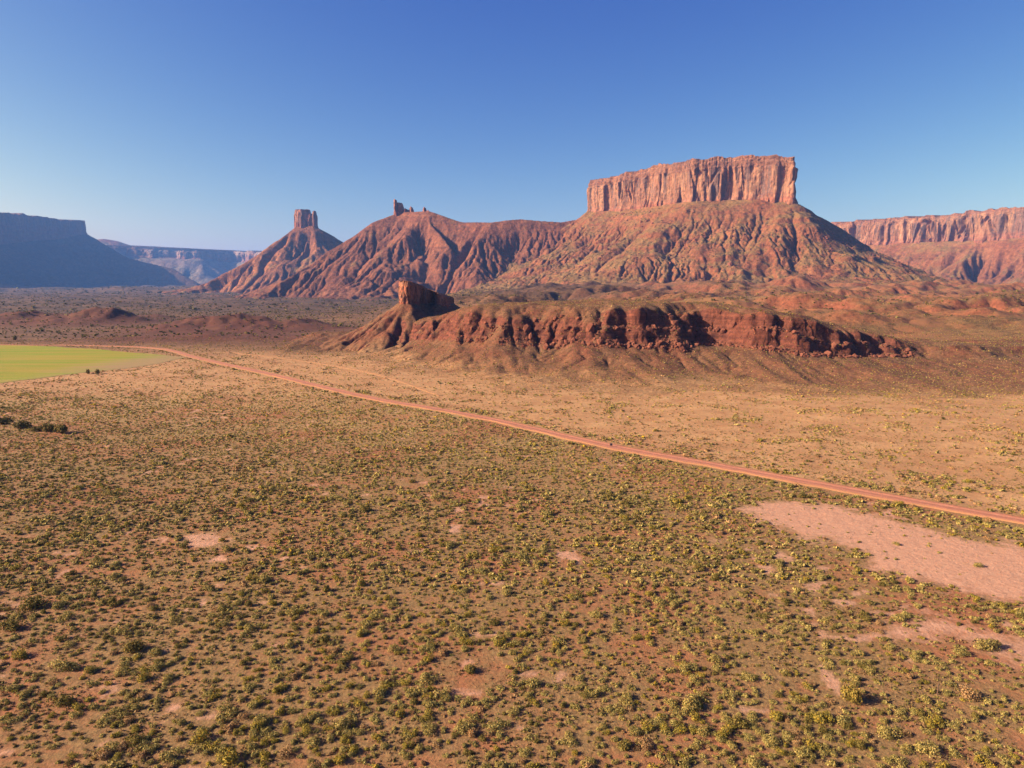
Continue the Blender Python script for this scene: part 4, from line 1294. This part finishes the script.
    tag(o, "dry brown grass and litter between the shrubs of the plain", "dry grass", kind="stuff")

def build_rubble():
    """Fallen blocks below the cliffs of the ridge and on the talus of the big butte."""
    bm = bmesh.new()
    bmesh.ops.create_icosphere(bm, subdivisions=1, radius=1.0)
    base = np.array([v.co for v in bm.verts])
    tri = np.array([[v.index for v in f.verts] for f in bm.faces])
    bm.free()
    n = NT("fallen_rock")
    mat = n.color(n.mix(n.noise(0.8, 6, 0.7), (0.165, 0.062, 0.038), (0.10, 0.040, 0.027)))
    def heap(name, x, y, z, r, label):
        V, F, k = [], [], 0
        for i in range(len(x)):
            rg = np.random.default_rng(i)
            b = base * (1 + 0.30 * rg.normal(size=(len(base), 1))) * rg.uniform(0.6, 1.15, 3)
            b = np.sign(b) * np.abs(b) ** 0.75
            V.append(b * r[i] + [x[i], y[i], z[i] + 0.15 * r[i]])
            F.append(tri + k)
            k += len(base)
        o = raw_mesh(name, np.concatenate(V), np.concatenate(F), mat)
        tag(o, label, "fallen rocks", kind="stuff")
    x0, x1, y0, y1, Z = RIDGE
    x, y = RNG.uniform(-40, 330, 60000), RNG.uniform(285, 400, 60000)
    z = sample(RIDGE, x, y)
    above = sample(RIDGE, x - 0.5, y + 7) - z
    g = np.hypot(sample(RIDGE, x + 1, y) - z, sample(RIDGE, x, y + 1) - z)
    m = (above > 4.0) & (g < 1.0) & (z > ground_z(x, y) + 1.5)
    i = np.where(m)[0][:2200]
    heap("rock_rubble", x[i], y[i], z[i], np.exp(RNG.normal(math.log(0.42), 0.55, len(i))), "fallen red blocks strewn below the low cliffs of the broken ridge")
    gb = SLOPES["butte"]
    x, y = RNG.uniform(150, 900, 9000), RNG.uniform(1350, 2000, 9000)
    z = sample(gb, x, y)
    m = (z > 45) & (z < 232) & (RNG.random(len(x)) < 0.10 + 0.9 * sstep(0.1, 0.5, fbm(x / 60, y / 60, 7.0, 3)))
    i = np.where(m)[0][:900]
    heap("talus_rubble", x[i], y[i], z[i], np.exp(RNG.normal(math.log(1.6), 0.4, len(i))), "fallen blocks scattered over the debris slope of the big butte")

def build_posts():
    n = NT("weathered_wood")
    m = n.color(n.mix(n.noise(8.0, 5, 0.6), (0.16, 0.10, 0.07), (0.07, 0.045, 0.035)))
    def post(name, px, py, h, r, label, cat, head=False):
        x, y = on_ground(px, py)
        z = float(ground_z(np.array([x]), np.array([y]))[0])
        root = empty(name, (x, y, z)) if head else None
        bm = bmesh.new()
        prof = [(0, r * 1.1), (0.3 * h, r), (0.75 * h, r * 0.92), (h * 0.97, r * 0.85), (h, r * 0.5)]
        rings = []
        for zz, rr in prof:
            rings.append([bm.verts.new((rr * math.cos(a) + 0.03 * zz, rr * math.sin(a) * 0.9, zz - (0.1 if zz == 0 else 0))) for a in (2 * math.pi * t / 8 for t in range(8))])
        for a, b in zip(rings[:-1], rings[1:]):
            for t in range(8):
                bm.faces.new((a[t], a[(t + 1) % 8], b[(t + 1) % 8], b[t]))
        bm.faces.new(rings[-1])
        me = bpy.data.meshes.new("shaft" if head else name)
        bm.to_mesh(me)
        bm.free()
        me.materials.append(m)
        o = bpy.data.objects.new("shaft" if head else name, me)
        COL.objects.link(o)
        if head:
            o.parent = root
            q = NT("marker_paint")
            pm = q.color(q.mix(q.noise(5.0), (0.03, 0.035, 0.06), (0.05, 0.05, 0.07)))
            bm = bmesh.new()
            bmesh.ops.create_cube(bm, size=1.0)
            bmesh.ops.scale(bm, verts=bm.verts, vec=(0.62, 0.06, 0.5))
            bmesh.ops.bevel(bm, geom=bm.edges[:], offset=0.02, segments=2, affect='EDGES')
            bmesh.ops.translate(bm, verts=bm.verts, vec=(0.03 * h, -r - 0.035, h * 0.62))
            me = bpy.data.meshes.new("panel")
            bm.to_mesh(me)
            bm.free()
            me.materials.append(pm)
            p = bpy.data.objects.new("panel", me)
            COL.objects.link(p)
            p.parent = root
        else:
            o.location = (x, y, z)
        tag(root or o, label, cat)
    post("fence_post", 937.2, 694.5, 1.25, 0.055, "thin weathered wooden post standing among the shrubs near the lower right", "post")
    post("roadside_marker", 611, 447, 1.05, 0.07, "small dark marker standing on the far edge of the dirt road", "road marker", True)

build_rubble()
build_shrubs()
build_posts()


# ------------------------------------------------------------------ air
def build_haze():
    x0, x1, y0, y1, z0, z1 = -15200, 15200, -900, 15200, -40, 640
    v = [(x, y, z) for z in (z0, z1) for y in (y0, y1) for x in (x0, x1)]
    f = [(0, 2, 3, 1), (4, 5, 7, 6), (0, 1, 5, 4), (2, 6, 7, 3), (0, 4, 6, 2), (1, 3, 7, 5)]
    m = bpy.data.materials.new("haze_air")
    m.use_nodes = True
    t = m.node_tree
    t.nodes.clear()
    out = t.nodes.new("ShaderNodeOutputMaterial")
    vol = t.nodes.new("ShaderNodeVolumePrincipled")
    vol.inputs["Color"].default_value = (0.14, 0.35, 0.93, 1)
    vol.inputs["Density"].default_value = 0.000056
    vol.inputs["Anisotropy"].default_value = 0.0
    t.links.new(vol.outputs[0], out.inputs["Volume"])
    o = raw_mesh("haze", v, f, m)
    tag(o, "thin blue haze filling the valley air", "haze", kind="stuff")
build_haze()
